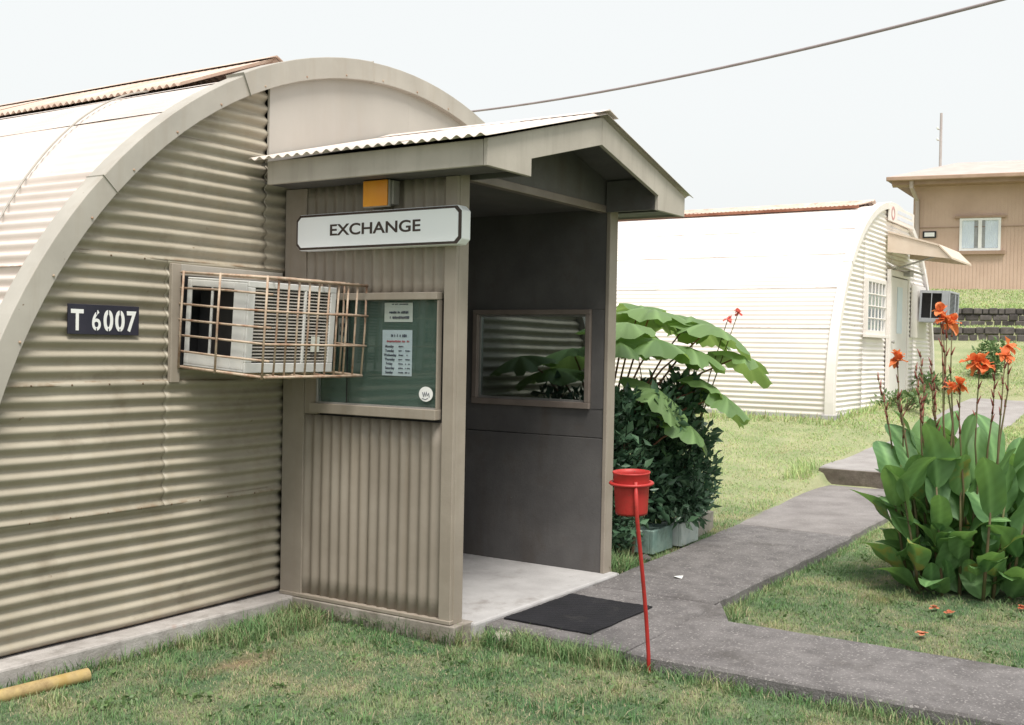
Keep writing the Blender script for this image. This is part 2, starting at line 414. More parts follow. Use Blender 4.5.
class MB:
    """collects shapes (world coordinates) and links them as ONE mesh object"""
    def __init__(s):
        s.v, s.f = [], []
    def add(s, v, f):
        k = len(s.v)
        s.v += [Vector(p) for p in v]
        s.f += [tuple(i + k for i in q) for q in f]
        return s
    def box(s, a, b, rot=None, bevel=0.0):
        a, b = Vector(a), Vector(b)
        lo = Vector((min(a.x, b.x), min(a.y, b.y), min(a.z, b.z)))
        hi = Vector((max(a.x, b.x), max(a.y, b.y), max(a.z, b.z)))
        c = [(x, y, z) for x in (lo.x, hi.x) for y in (lo.y, hi.y) for z in (lo.z, hi.z)]
        if rot is not None:
            m = (lo + hi) / 2
            c = [m + rot @ (Vector(p) - m) for p in c]
        return s.add(c, [(0, 1, 3, 2), (4, 6, 7, 5), (0, 4, 5, 1), (2, 3, 7, 6), (0, 2, 6, 4), (1, 5, 7, 3)])
    def prism(s, poly, axis, a, b):
        """poly: 2D list in the other two axes (order xyz without axis), extruded from a to b along axis"""
        def P(p, t):
            q = list(p); q.insert(axis, t); return tuple(q)
        n = len(poly)
        v = [P(p, a) for p in poly] + [P(p, b) for p in poly]
        f = [tuple(range(n))[::-1], tuple(range(n, 2 * n))] + [(i, (i + 1) % n, n + (i + 1) % n, n + i) for i in range(n)]
        return s.add(v, f)
    def tube(s, pts, r, n=8, r2=None, cap=True):
        pts = [Vector(p) for p in pts]
        rr = [r + ((r2 if r2 is not None else r) - r) * i / (len(pts) - 1) for i in range(len(pts))]
        v, f = [], []
        u = None
        for i, p in enumerate(pts):
            t = (pts[min(i + 1, len(pts) - 1)] - pts[max(i - 1, 0)]).normalized()
            if u is None:
                u = t.orthogonal().normalized()
            u = (u - t * u.dot(t)).normalized()
            w = t.cross(u)
            for k in range(n):
                a = 2 * PI * k / n
                v.append(p + (u * math.cos(a) + w * math.sin(a)) * rr[i])
        for i in range(len(pts) - 1):
            for k in range(n):
                f.append((i * n + k, i * n + (k + 1) % n, (i + 1) * n + (k + 1) % n, (i + 1) * n + k))
        if cap:
            f.append(tuple(range(n))[::-1]); f.append(tuple(range((len(pts) - 1) * n, len(pts) * n)))
        return s.add(v, f)
    def lathe(s, c, prof, n=24, axis=Vector((0, 0, 1))):
        c = Vector(c); q = Vector((0, 0, 1)).rotation_difference(axis)
        v, f = [], []
        for (r, z) in prof:
            for k in range(n):
                a = 2 * PI * k / n
                v.append(c + q @ Vector((r * math.cos(a), r * math.sin(a), z)))
        for i in range(len(prof) - 1):
            for k in range(n):
                f.append((i * n + k, i * n + (k + 1) % n, (i + 1) * n + (k + 1) % n, (i + 1) * n + k))
        return s.add(v, f)
    def build(s, name, mat, parent=None, smooth=False, bevel=0.0, local=False, attrs=None):
        if parent is not None:
            o = Vector((0, 0, 0)) if local else origin_of(parent)
        else:
            xs = [p.x for p in s.v]; ys = [p.y for p in s.v]; zs = [p.z for p in s.v]
            o = Vector(((min(xs) + max(xs)) / 2, (min(ys) + max(ys)) / 2, min(zs)))
        me = mesh(name, [p - o for p in s.v], s.f, mat, smooth, attrs)
        ob = link(name, me, parent, None if parent is not None else o)
        if bevel:
            b = ob.modifiers.new("bevel", 'BEVEL')
            b.width = bevel; b.segments = 2; b.limit_method = 'ANGLE'; b.angle_limit = math.radians(40)
        return ob

def box(name, a, b, mat, parent=None, bevel=0.004, rot=None, local=False):
    return MB().box(a, b, rot).build(name, mat, parent, bevel=bevel, local=local)

def text_mesh(name, body, size, mat, xs=1.0, bold=0.0, space=1.0):
    c = bpy.data.curves.new(name, 'FONT')
    c.body = body; c.size = size; c.offset = bold; c.space_character = space
    c.extrude = 0.0008
    c.align_x = 'CENTER'; c.align_y = 'CENTER'
    t = bpy.data.objects.new(name, c)
    COL.objects.link(t)
    dg = bpy.context.evaluated_depsgraph_get()
    me = bpy.data.meshes.new_from_object(t.evaluated_get(dg))
    bpy.data.objects.remove(t)
    bpy.data.curves.remove(c)
    me.name = name
    me.materials.clear(); me.materials.append(M[mat])
    for v in me.vertices:
        v.co.x *= xs
    return me

FACE_MX = Matrix(((0, 0, -1), (-1, 0, 0), (0, 1, 0)))      # text seen from -X: right = -Y, up = Z
FACE_MY = Matrix(((1, 0, 0), (0, 0, -1), (0, 1, 0)))       # text seen from -Y: right = +X, up = Z

def put_text(name, body, size, mat, pos, face, parent, xs=1.0, bold=0.0, space=1.0, tilt=0.0):
    o = link(name, text_mesh(name, body, size, mat, xs, bold, space), parent)
    o.matrix_local = Matrix.Translation(Vector(pos) - origin_of(parent)) @ (face @ Matrix.Rotation(tilt, 3, 'Z')).to_4x4()
    return o

# ------------------------------------------------------------------ terrain
TX = [-300, 2, 5, 7, 8, 9.5, 10.8, 13, 16, 19, 22.1, 22.14, 23.2, 23.24, 26, 29.5, 35, 400]
TZ = [0, 0, 0.03, 0.10, 0.25, 0.48, 0.74, 0.84, 1.06, 1.45, 2.04, 2.34, 2.40, 2.83, 3.05, 3.68, 3.8, 4.0]
def sstep(a, b, x):
    t = np.clip((x - a) / (b - a), 0, 1)
    return t * t * (3 - 2 * t)
def s_of(x, y):
    return x + 0.2 * (np.clip(y, -80, 80) - 0.75) * sstep(11, 20, x)
def H(x, y):
    x, y = np.asarray(x, float), np.asarray(y, float)
    z = np.interp(s_of(x, y), TX, TZ)
    z = z + 0.062 * sstep(2.6, 4.4, x) * sstep(-2.2, -1.5, y) * (1 - sstep(8, 10, x))
    z = z + 0.012 * np.sin(x * 1.7 + y * 2.3) * np.sin(y * 1.9 - x) * (1 - sstep(20, 22, x))
    z = z - 0.20 * sstep(8.6, 10.5, x) * (1 - sstep(13.5, 17, x)) * (1 - sstep(-1.3, -0.35, y))
    z = z - 0.14 * sstep(4.0, 4.6, x) * (1 - sstep(16.4, 17, x)) * sstep(-2.29, -2.18, y) * (1 - sstep(-1.40, -1.28, y - 0.26 * sstep(4.5, 7.9, x)))
    return z
def terrain():
    sx = np.unique(np.concatenate([[-300, -120, -60, -30, -15, -8], np.arange(-5, 12, 0.35), np.arange(12, 22.1, 0.6),
                                   [22.1, 22.14, 22.6, 23.2, 23.24], np.arange(24, 36, 1.0), [40, 60, 100, 200, 400]]))
    sy = np.unique(np.concatenate([[-300, -120, -60, -30, -15], np.arange(-10, 6, 0.35), np.arange(-2.35, -0.9, 0.05), np.arange(6, 20, 1.0), [30, 60, 120, 300]]))
    V, F = [], []
    for s in sx:
        for y in sy:
            x = s
            for _ in range(25):                      # solve s_of(x, y) = s so that terrace lines are crisp
                x = s - 0.2 * (np.clip(y, -80, 80) - 0.75) * float(sstep(11, 20, x))
            V.append((x, y, float(H(x, y))))
    ny = len(sy)
    for i in range(len(sx) - 1):
        for j in range(ny - 1):
            F.append((i * ny + j, (i + 1) * ny + j, (i + 1) * ny + j + 1, i * ny + j + 1))
    o = link("lawn", mesh("lawn", V, F, 'ground', True))
    o["kind"] = "structure"
    return o
terrain()

# ------------------------------------------------------------------ paths (structure, each slab a part)
path = bpy.data.objects.new("concrete_path", None); COL.objects.link(path); path["kind"] = "structure"
def slab(name, x0, x1, y0, y1, za, zb, mat='path', thick=0.16, jitter=0.0, y1b=None):
    """slab whose top slopes from za at x0 to zb at x1, its edges a little broken"""
    n = max(4, int((x1 - x0) / 0.16)); k = max(4, int((y1 - y0) / 0.16))
    top = []
    per = [(x0 + (x1 - x0) * i / n, y0) for i in range(n)] + [(x1, y0 + (y1 - y0) * i / k) for i in range(k)] + \
          [(x1 - (x1 - x0) * i / n, y1) for i in range(n)] + [(x0, y1 - (y1 - y0) * i / k) for i in range(k)]
    r = random.Random(name + str(x0))
    mb = MB()
    N = len(per)
    if y1b is not None:
        per = [(x, y0 + (y - y0) * (1 + ((y1b - y1) / (y1 - y0)) * (x - x0) / (x1 - x0))) for x, y in per]
    cx, cy = (x0 + x1) / 2, (y0 + y1) / 2
    def zz(x):
        return za + (zb - za) * (x - x0) / (x1 - x0)
    P = [(x + r.uniform(-jitter, jitter), y + r.uniform(-jitter, jitter)) for x, y in per]
    ring0 = [(x, y, zz(x) - thick) for x, y in P]
    ring1 = [(x, y, zz(x) - 0.012 - r.uniform(0, 0.006)) for x, y in P]
    ring2 = [(x + (0.012 if x < cx else -0.012) * (abs(x - cx) > (x1 - x0) / 2 - 0.03), y + (0.012 if y < cy else -0.012) * (abs(y - cy) > (y1 - y0) / 2 - 0.03), zz(x)) for x, y in P]
    v = ring0 + ring1 + ring2
    f = []
    for a in (0, 1):
        for i in range(N):
            f.append((a * N + i, a * N + (i + 1) % N, (a + 1) * N + (i + 1) % N, (a + 1) * N + i))
    f.append(tuple(range(2 * N, 3 * N)))
    mb.add(v, f)
    return mb.build(name, mat, path)
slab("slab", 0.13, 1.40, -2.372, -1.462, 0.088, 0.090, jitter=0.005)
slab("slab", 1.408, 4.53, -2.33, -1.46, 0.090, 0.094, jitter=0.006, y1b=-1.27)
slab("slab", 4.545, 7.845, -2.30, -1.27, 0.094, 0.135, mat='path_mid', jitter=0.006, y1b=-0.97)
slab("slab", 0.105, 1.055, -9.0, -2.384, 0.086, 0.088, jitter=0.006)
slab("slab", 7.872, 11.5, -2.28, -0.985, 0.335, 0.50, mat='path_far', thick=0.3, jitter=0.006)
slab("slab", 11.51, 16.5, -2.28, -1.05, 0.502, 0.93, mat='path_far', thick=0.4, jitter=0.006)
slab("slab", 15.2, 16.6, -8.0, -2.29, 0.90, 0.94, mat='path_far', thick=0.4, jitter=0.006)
MB().box((7.835, -2.275, 0.0), (7.871, -0.99, 0.322)).build("riser", 'riser', path, bevel=0.008)
# broken wedge of concrete in the inner corner of the walk
MB().prism([(1.07, -2.385), (1.52, -2.34), (1.30, -2.46), (1.07, -2.58)], 2, -0.05, 0.078).build("corner_wedge", 'path', path)

# ------------------------------------------------------------------ Quonset huts
PITCH = 0.0767
AMP = 0.0145
def corr(u, pitch=PITCH):
    return np.cos(2 * PI * u / pitch)

def wall_sheet(name, root, cx, cz, rad, x0, x1, z0, z1, y, mat, amp=AMP, seed=0, dent=0.0034, cols=30):
    """corrugated sheet on an end wall (normal -Y), ribs horizontal, clipped by the arch of radius rad"""
    rows = max(8, int((z1 - z0) / PITCH * 8))
    r = np.random.default_rng(seed)
    ph = r.uniform(0, 6.28, 8)
    V, E = [], []
    keep = []
    for i in range(rows + 1):
        z = z0 + (z1 - z0) * i / rows
        h = rad * rad - (z - cz) ** 2
        if h <= 0:
            break
        h = math.sqrt(h)
        a, b = max(x0, cx - h), min(x1, cx + h)
        if b <= a:
            if keep:
                break
            continue
        keep.append(i)
        for j in range(cols + 1):
            x = a + (b - a) * j / cols
            d = dent * (math.sin(x * 3.1 + ph[0]) * math.sin(z * 5.3 + ph[1]) + 0.7 * math.sin(x * 7.7 + ph[2] + z * 2))
            zz = z + 0.0035 * math.sin(x * 1.9 + ph[3]) + 0.002 * math.sin(x * 5.1 + ph[4])
            V.append((x, y - amp * float(corr(z)) - d, zz))
            E.append(max(0, 1 - (i if True else 0) / 3.0) + (1.0 if (rows - i) < 1 else 0))
    n = len(keep)
    F = [(i * (cols + 1) + j, i * (cols + 1) + j + 1, (i + 1) * (cols + 1) + j + 1, (i + 1) * (cols + 1) + j) for i in range(n - 1) for j in range(cols)]
    o = origin_of(root)
    ob = link(name, mesh(name, [Vector(v) - o for v in V], F, mat, True, {"edge": E}), root)
    s = ob.modifiers.new("thick", 'SOLIDIFY'); s.thickness = 0.0015; s.offset = 1
    return ob

def arc_sheet_mesh(rad, dth, length, mat, amp, seed, cols=4):
    """roof sheet: ribs along the hut, spanning angle dth, starting at angle 0 (lower edge at the high angle)"""
    ribs = round(rad * dth / PITCH)
    rows = ribs * 8
    r = np.random.default_rng(seed)
    ph = r.uniform(0, 6.28, 6)
    V, E = [], []
    for i in range(rows + 1):
        t = dth * 1.012 * i / rows
        for j in range(cols + 1):
            yy = (length + 0.03) * j / cols
            d = amp * math.cos(2 * PI * ribs * i / rows) + 0.002 * math.sin(yy * 3 + ph[0] + t * 9)
            # lower edge laps over the sheet beneath
            R_ = rad + d + 0.004 * (i / rows)
            V.append((R_ * math.cos(t), yy, R_ * math.sin(t)))
            E.append(max(0.0, 1 - (rows - i) / 2.0))
    F = [(i * (cols + 1) + j, (i + 1) * (cols + 1) + j, (i + 1) * (cols + 1) + j + 1, i * (cols + 1) + j + 1) for i in range(rows) for j in range(cols)]
    me = mesh("roof_sheet", V, F, mat, True, {"edge": E})
    return me

def arch_segment(root, cx, cz, ri, ro, a0, a1, y0, y1, mat, name="arch_trim"):
    n = max(3, int(abs(a1 - a0) / math.radians(2.5)))
    V, F = [], []
    for i in range(n + 1):
        a = a0 + (a1 - a0) * i / n
        c, s = math.cos(a), math.sin(a)
        for (r, y) in ((ri, y1), (ri, y0), (ro, y0), (ro, y1)):
            V.append((cx + r * c, y, cz + r * s))
    for i in range(n):
        for k in range(4):
            F.append((i * 4 + k, i * 4 + (k + 1) % 4, (i + 1) * 4 + (k + 1) % 4, (i + 1) * 4 + k))
    F += [(0, 1, 2, 3), (n * 4 + 3, n * 4 + 2, n * 4 + 1, n * 4)]
    return MB().add(V, F).build(name, mat, root, bevel=0.004)

def ridge_cap(root, cx, zr, ze, half, y0, y1, n_sheets, mat):
    """raised ventilator roof over the ridge: ribs run across, wavy eave"""
    L = (y1 - y0) / n_sheets
    o = origin_of(root)
    for sgn in (-1, 1):
        rows = int(L / PITCH * 8)
        V = []
        for i in range(rows + 1):
            y = L * 1.01 * i / rows
            for j in range(4):
                t = j / 3
                V.append((sgn * half * t, y, (zr + (ze - zr) * t) + 0.013 * math.cos(2 * PI * y / PITCH)))
        F = [(i * 4 + j, i * 4 + j + 1, (i + 1) * 4 + j + 1, (i + 1) * 4 + j) for i in range(rows) for j in range(3)]
        me = mesh("ridge_sheet", V, F, mat, True)
        for k in range(n_sheets):
            ob = link("ridge_sheet", me, root, Vector((cx, y0 + k * L, 0.003 * (k % 2))) - Vector((o.x, o.y, 0)) - Vector((0, 0, o.z)))
            s = ob.modifiers.new("thick", 'SOLIDIFY'); s.thickness = 0.002
    # dark upright sides under the cap
    MB().box((cx - half * 0.80, y0 + 0.08, zr - 0.42), (cx - half * 0.80 + 0.02, y1, ze + 0.03)).build("vent_side", 'black', root)
    MB().box((cx + half * 0.80 - 0.02, y0 + 0.08, zr - 0.42), (cx + half * 0.80, y1, ze + 0.03)).build("vent_side", 'black', root)
    MB().prism([(cx - 0.10, zr - 0.013), (cx, zr + 0.03), (cx + 0.10, zr - 0.013), (cx, zr + 0.018)], 1, y0 - 0.02, y1).build("ridge_flashing", mat, root)

def hut_shell(root, cx, cz, y0, length, sheet_mat, trim_mat, flat_rows, rows=7, cols=5, roof_amp=AMP, top_deg=99.6, foot_deg=184.4):
    dth = math.radians((foot_deg - top_deg) / rows)
    L = length / cols
    R0 = 3.235
    meshes = [arc_sheet_mesh(R0, dth, L, sheet_mat, roof_amp, 5), arc_sheet_mesh(R0, dth, L, sheet_mat, roof_amp * 0.22, 6)]
    o = origin_of(root)
    for side in (0, 1):
        for i in range(rows):
            me = meshes[1 if i >= rows - flat_rows else 0]
            for j in range(cols):
                a0 = math.radians(foot_deg) - dth * (i + 1)       # sheet spans a0 .. a0+dth, lower edge at the high angle
                ob = link("roof_sheet", me, root)
                if side == 0:
                    mt = Matrix.Translation(Vector((cx, y0 + 0.02 + j * L, cz + 0.002 * (j % 2))) - o) @ Matrix.Rotation(-a0, 4, 'Y')
                else:
                    mt = Matrix.Translation(Vector((cx, y0 + 0.02 + (j + 1) * L, cz + 0.002 * (j % 2))) - o) @ Matrix.Rotation(PI, 4, 'Z') @ Matrix.Rotation(-a0, 4, 'Y')
                ob.matrix_local = mt
    # smooth crown sheet under the ridge ventilator
    a1 = math.radians(top_deg + 0.5)
    n = 14
    V, F = [], []
    for i in range(n + 1):
        a = a1 + (PI - 2 * a1) * i / n
        for y in (y0 + 0.02, y0 + length):
            V.append((cx + (R0 + 0.002) * math.cos(a), y, cz + (R0 + 0.002) * math.sin(a)))
    F = [(2 * i, 2 * i + 1, 2 * i + 3, 2 * i + 2) for i in range(n)]
    MB().add(V, F).build("crown_sheet", sheet_mat, root, smooth=True)
    # rear wall closes the hut
    V = [(cx + 3.2 * math.cos(math.radians(a)), cz + 3.2 * math.sin(math.radians(a))) for a in range(184, -5, -6)]
    MB().prism(V, 1, y0 + length - 0.05, y0 + length).build("rear_wall", trim_mat, root)
    # dark lining right behind the end-wall sheets so that no light leaks through the laps
    V = [(cx + 3.17 * math.cos(math.radians(a)), cz + 3.17 * math.sin(math.radians(a))) for a in range(184, -5, -6)]
    MB().prism(V, 1, y0 + 0.03, y0 + 0.05).build("end_wall_lining", 'mortar', root)

HX, HZ = 0.95, 0.35
hut = thing("quonset_hut", "cream corrugated steel arched hut with the entrance porch on its end wall", "hut", (HX, 0, 0))
hut_shell(hut, HX, HZ, 0.0, 15.0, 'roof_sheet', 'trim', 3)
BANDS = [0.125, 0.765, 1.455, 2.15, 2.845, 3.52]
sd_ = 1
for k in range(5):
    z0, z1 = BANDS[k], BANDS[k + 1] + 0.022
    yy = -0.004 * (k % 2)
    for (x0, x1, dy) in (((-3, -1.0, 0), (-1.013, -0.06, -0.0015)) if k in (1, 2) else ((-3, -0.262 if k >= 3 else -0.06, 0),)):
        sd_ = 10 + k
        wall_sheet("wall_sheet", hut, HX, HZ, 3.19, x0, x1, z0, z1, -0.012 + yy + dy, 'end_sheet', seed=sd_)
    if k < 4:
        wall_sheet("wall_sheet", hut, HX, HZ, 3.19, 1.83, 5, z0, z1, -0.012 + yy, 'end_sheet', seed=sd_ + 30)
# strip between panel edge and porch below the panel
wall_sheet("wall_sheet", hut, HX, HZ, 3.19, -0.27, 0.0, 2.15, 2.845, -0.019, 'end_sheet', seed=91)
# flat gable panel over the porch
def panel_poly(x0, x1, zb, rad):
    top = []
    n = 24
    for i in range(n + 1):
        x = x0 + (x1 - x0) * i / n
        top.append((x, max(zb + 0.01, HZ + math.sqrt(max(0.0, rad ** 2 - (x - HX) ** 2)))))
    return [(x0, zb), (x1, zb)] + top[::-1]
MB().prism(panel_poly(-0.262, 1.108, 2.80, 3.2), 1, -0.042, -0.024).build("gable_panel", 'panel', hut)
MB().prism(panel_poly(1.112, 2.78, 2.80, 3.2), 1, -0.039, -0.024).build("gable_panel", 'panel', hut)
A = math.radians
for (a0, a1, ro, ri, y0) in ((185, 137.75, 3.284, 3.163, -0.078), (137.72, 116.55, 3.284, 3.163, -0.080), (116.52, 95.13, 3.300, 3.163, -0.088),
                             (95.1, 65.93, 3.296, 3.163, -0.084), (65.9, 40, 3.284, 3.163, -0.080), (39.9, -4.5, 3.284, 3.163, -0.078)):
    arch_segment(hut, HX, HZ, ri, ro, A(a0), A(a1), y0, 0.06, 'trim')
# nail heads holding the arch trim
for k in range(26):
    a = A(183 - 6.9 * k)
    MB().lathe((HX + 3.185 * math.cos(a), -0.0785 - (0.009 if 95 < math.degrees(a) < 116.5 else 0.006 if 66 < math.degrees(a) < 95 else 0.002), HZ + 3.185 * math.sin(a)), [(0.0, 0.006), (0.006, 0.004), (0.008, 0)], 6, Vector((0, -1, 0))).build("nail_head", 'cage', hut)
ridge_cap(hut, HX, 3.875, 3.50, 0.90, 1.15, 14.9, 5, 'rust_sheet')
nail_me = None
for zz in (0.80, 1.49, 2.185):
    for k in range(9):
        xx = -1.85 + 0.22 * k
        if (xx - HX) ** 2 + (zz - HZ) ** 2 > 3.1 ** 2 or (zz > 1.4 and -1.02 < xx):
            continue
        if nail_me is None:
            nb_ = MB().lathe((0, 0, 0), [(0.0, 0.005), (0.004, 0.004), (0.006, 0)], 7, Vector((0, -1, 0)))
            nail_me = mesh("nail_head", nb_.v, nb_.f, 'bark', True)
        zc = round(zz / PITCH) * PITCH
        link("nail_head", nail_me, hut, Vector((xx + 0.02 * math.sin(k * 7), -0.012 - AMP - 0.004, zc)) - Vector((HX, 0, 0)))
# concrete footing strip along the end wall
MB().box((-2.4, -0.175, -0.12), (-0.02, 0.10, 0.112)).build("footing", 'footing', hut, bevel=0.012)
MB().box((1.86, -0.175, -0.12), (4.3, 0.10, 0.112)).build("footing", 'footing', hut, bevel=0.012)
# flat boards round the wall opening of the air conditioner
box("mounting_board", (-1.0, -0.050, 1.46), (-0.935, -0.02, 2.135), 'porch_wood', hut)
box("mounting_board", (-0.933, -0.046, 2.07), (-0.13, -0.02, 2.135), 'trim', hut)
box("mounting_board", (-0.933, -0.046, 1.54), (-0.13, -0.02, 2.068), 'black', hut)

# ------------------------------------------------------------------ entrance porch
PW, PD, PZ = 1.72, 1.36, 0.105
porch = thing("entrance_porch", "taupe gabled entrance porch of corrugated steel with an open dark doorway", "porch", (PW / 2, -0.7, 0))
MB().box((0.03, -1.455, -0.15), (PW + 0.11, -0.03, PZ)).build("floor_slab", 'concrete', porch, bevel=0.014)
MB().box((-0.135, -1.425, -0.15), (0.06, -0.05, PZ + 0.004)).build("plinth", 'plinth', porch, bevel=0.006)
# left wall: framing, two corrugated sheets with vertical ribs, flat boards
def side_sheet(y0, y1, z0, z1, x, seed, mat, name="wall_sheet", sgn=-1):
    rows = int((y0 - y1) / PITCH * 8)
    V = []
    cols = 8
    for i in range(rows + 1):
        y = y0 + (y1 - y0) * i / rows
        for j in range(cols + 1):
            z = z0 + (z1 - z0) * j / cols
            V.append((x + sgn * (0.009 * math.cos(2 * PI * y / PITCH) + 0.0015 * math.sin(z * 3 + seed + y * 2)), y + 0.002 * math.sin(z * 2 + seed), z))
    F = [(i * (cols + 1) + j, (i + 1) * (cols + 1) + j, (i + 1) * (cols + 1) + j + 1, i * (cols + 1) + j + 1) for i in range(rows) for j in range(cols)]
    ob = MB().add(V, F).build(name, mat, porch, smooth=True)
    s = ob.modifiers.new("thick", 'SOLIDIFY'); s.thickness = 0.0015
side_sheet(-0.20, -0.76, 0.11, 1.255, -0.092, 1, 'porch_sheet')
side_sheet(-0.745, -1.315, 0.11, 1.255, -0.095, 2, 'porch_sheet')
side_sheet(-0.20, -0.76, 1.97, 2.665, -0.092, 1, 'porch_sheet')
side_sheet(-0.745, -1.315, 1.97, 2.665, -0.095, 2, 'porch_sheet')
box("corner_board", (-0.114, -0.225, 0.108), (-0.085, -0.045, 2.66), 'porch_wood', porch)
box("corner_board", (-0.118, -1.382, 0.108), (-0.09, -1.30, 2.66), 'porch_wood', porch)
box("corner_board", (-0.089, -1.382, 0.108), (0.005, -1.357, 2.70), 'porch_wood', porch)
box("bottom_rail", (-0.126, -1.388, 0.112), (-0.086, -0.05, 0.135), 'porch_wood', porch)
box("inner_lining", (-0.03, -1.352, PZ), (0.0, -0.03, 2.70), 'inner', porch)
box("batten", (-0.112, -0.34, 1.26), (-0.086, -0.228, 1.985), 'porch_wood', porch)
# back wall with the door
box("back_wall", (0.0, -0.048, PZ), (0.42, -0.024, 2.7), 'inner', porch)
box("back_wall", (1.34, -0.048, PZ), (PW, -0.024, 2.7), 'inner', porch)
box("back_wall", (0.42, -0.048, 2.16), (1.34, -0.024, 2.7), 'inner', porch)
dr = box("door", (0.43, -0.044, PZ + 0.012), (1.33, -0.024, 2.15), 'door', porch)
MB().lathe((1.24, -0.044, 1.08), [(0.0, 0.06), (0.028, 0.055), (0.034, 0.035), (0.014, 0.02), (0.014, 0.0)], 14, Vector((0, -1, 0))).build("handle", 'steel', dr, smooth=True)
# right wall: panels around the window
WY0, WY1, WZ0, WZ1 = -0.225, -1.245, 1.265, 1.975
x0, x1 = PW + 0.003, PW + 0.105
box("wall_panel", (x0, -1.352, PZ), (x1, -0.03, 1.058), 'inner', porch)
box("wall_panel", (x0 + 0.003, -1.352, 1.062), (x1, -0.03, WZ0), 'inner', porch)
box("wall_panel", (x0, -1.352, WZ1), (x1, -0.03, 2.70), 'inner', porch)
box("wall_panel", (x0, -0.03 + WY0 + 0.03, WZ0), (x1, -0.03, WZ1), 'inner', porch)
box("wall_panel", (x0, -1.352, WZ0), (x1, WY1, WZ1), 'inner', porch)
box("corner_board", (PW - 0.004, -1.384, PZ - 0.002), (PW + 0.112, -1.354, 2.70), 'porch_wood', porch)
wf = MB()
for (a, b, c, d) in ((WY0, WY1, WZ0, WZ0 + 0.045), (WY0, WY1, WZ1 - 0.035, WZ1), (WY0, WY0 - 0.04, WZ0 + 0.045, WZ1 - 0.035), (WY1 + 0.04, WY1, WZ0 + 0.045, WZ1 - 0.035)):
    wf.box((PW - 0.022, a, c), (PW + 0.075, b, d))
win = wf.build("window", 'inner_frame', porch, bevel=0.004)
wf = MB()
for (a, b, c, d) in ((WY0 - 0.04, WY1 + 0.04, WZ0 + 0.045, WZ0 + 0.06), (WY0 - 0.04, WY1 + 0.04, WZ1 - 0.05, WZ1 - 0.035), (WY0 - 0.04, WY0 - 0.055, WZ0 + 0.06, WZ1 - 0.05), (WY1 + 0.055, WY1 + 0.04, WZ0 + 0.06, WZ1 - 0.05)):
    wf.box((PW + 0.01, a, c), (PW + 0.045, b, d))
wf.build("sash", 'steel', win)
MB().box((PW + 0.024, WY0 - 0.052, WZ0 + 0.057), (PW + 0.028, WY1 + 0.052, WZ1 - 0.047)).build("pane", 'glass', win)
# roof
EX, RXC, EZ, RZ = 0.40, PW / 2 + 0.01, 2.792, 3.135
YF, YB = -1.80, -0.06
slope = (RZ - EZ) / (RXC + EX)
def zroof(x):
    return RZ - slope * abs(x - RXC)
def porch_roof():
    for sgn in (-1, 1):
        span = RXC + EX + 0.05
        for k, (ya, yb) in enumerate(((YB, -0.66), (-0.645, -1.24), (-1.225, YF))):
            rows = int((ya - yb) / PITCH * 8)
            V = []
            for i in range(rows + 1):
                y = ya + (yb - ya) * i / rows
                for j in range(4):
                    t = j / 3
                    V.append((RXC + sgn * span * t, y, RZ - slope * span * t + 0.022 + 0.003 * (k % 2) + 0.0095 * math.cos(2 * PI * y / PITCH)))
            F = [(i * 4 + j, i * 4 + j + 1, (i + 1) * 4 + j + 1, (i + 1) * 4 + j) for i in range(rows) for j in range(3)]
            ob = MB().add(V, F).build("roof_sheet", 'rust_sheet' if False else 'roof_sheet', porch, smooth=True)
            s = ob.modifiers.new("thick", 'SOLIDIFY'); s.thickness = 0.002
    MB().prism([(RXC - 0.12, RZ + 0.002), (RXC, RZ + 0.042), (RXC + 0.12, RZ + 0.002), (RXC, RZ + 0.034)], 1, YF - 0.015, YB).build("ridge_flashing", 'roof_sheet', porch)
porch_roof()
# roof deck under the sheets, eave fascias, gable barge boards with boxed ends
D_ = 0.014
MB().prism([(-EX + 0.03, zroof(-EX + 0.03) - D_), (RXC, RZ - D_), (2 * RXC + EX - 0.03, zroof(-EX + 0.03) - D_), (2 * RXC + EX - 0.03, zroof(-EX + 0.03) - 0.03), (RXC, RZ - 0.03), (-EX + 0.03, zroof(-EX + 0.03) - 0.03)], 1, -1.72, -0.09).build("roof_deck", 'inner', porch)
XL, XR = -EX + 0.02, 2 * RXC + EX - 0.02
box("fascia", (XL, -1.735, 2.652), (XL + 0.025, -0.15, zroof(XL) - 0.006), 'fascia', porch)
box("fascia", (XR - 0.025, -1.735, 2.652), (XR, -0.15, zroof(XL) - 0.006), 'fascia', porch)
def barge(s):
    X = lambda x: x if s < 0 else 2 * RXC - x
    pts = [(X(XL), 2.65), (X(0.055), 2.65), (X(0.055), zroof(0.055) - 0.165), (X(RXC - 0.0005), RZ - 0.175), (X(RXC - 0.0005), RZ - 0.004), (X(XL), zroof(XL) - 0.004)]
    MB().prism(pts, 1, -1.765, -1.738).build("barge_board", 'fascia', porch, bevel=0.003)
barge(-1); barge(1)
for s in (-1, 1):
    X = lambda x: x if s < 0 else 2 * RXC - x
    box("soffit", (X(XL + 0.026), -1.737, 2.662), (X(-0.085 if s < 0 else -0.10), -0.10, 2.674), 'inner', porch)
    MB().box((X(0.03), -1.737, 2.656), (X(0.055), -1.365, zroof(0.03) - 0.04)).build("eave_box_side", 'inner', porch)
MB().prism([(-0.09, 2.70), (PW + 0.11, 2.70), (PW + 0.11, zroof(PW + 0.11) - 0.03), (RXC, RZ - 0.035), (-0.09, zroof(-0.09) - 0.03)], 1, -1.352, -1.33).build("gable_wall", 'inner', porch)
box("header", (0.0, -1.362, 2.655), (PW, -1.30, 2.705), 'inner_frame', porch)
box("ceiling", (0.0, -1.30, 2.68), (PW, -0.03, 2.695), 'inner', porch)

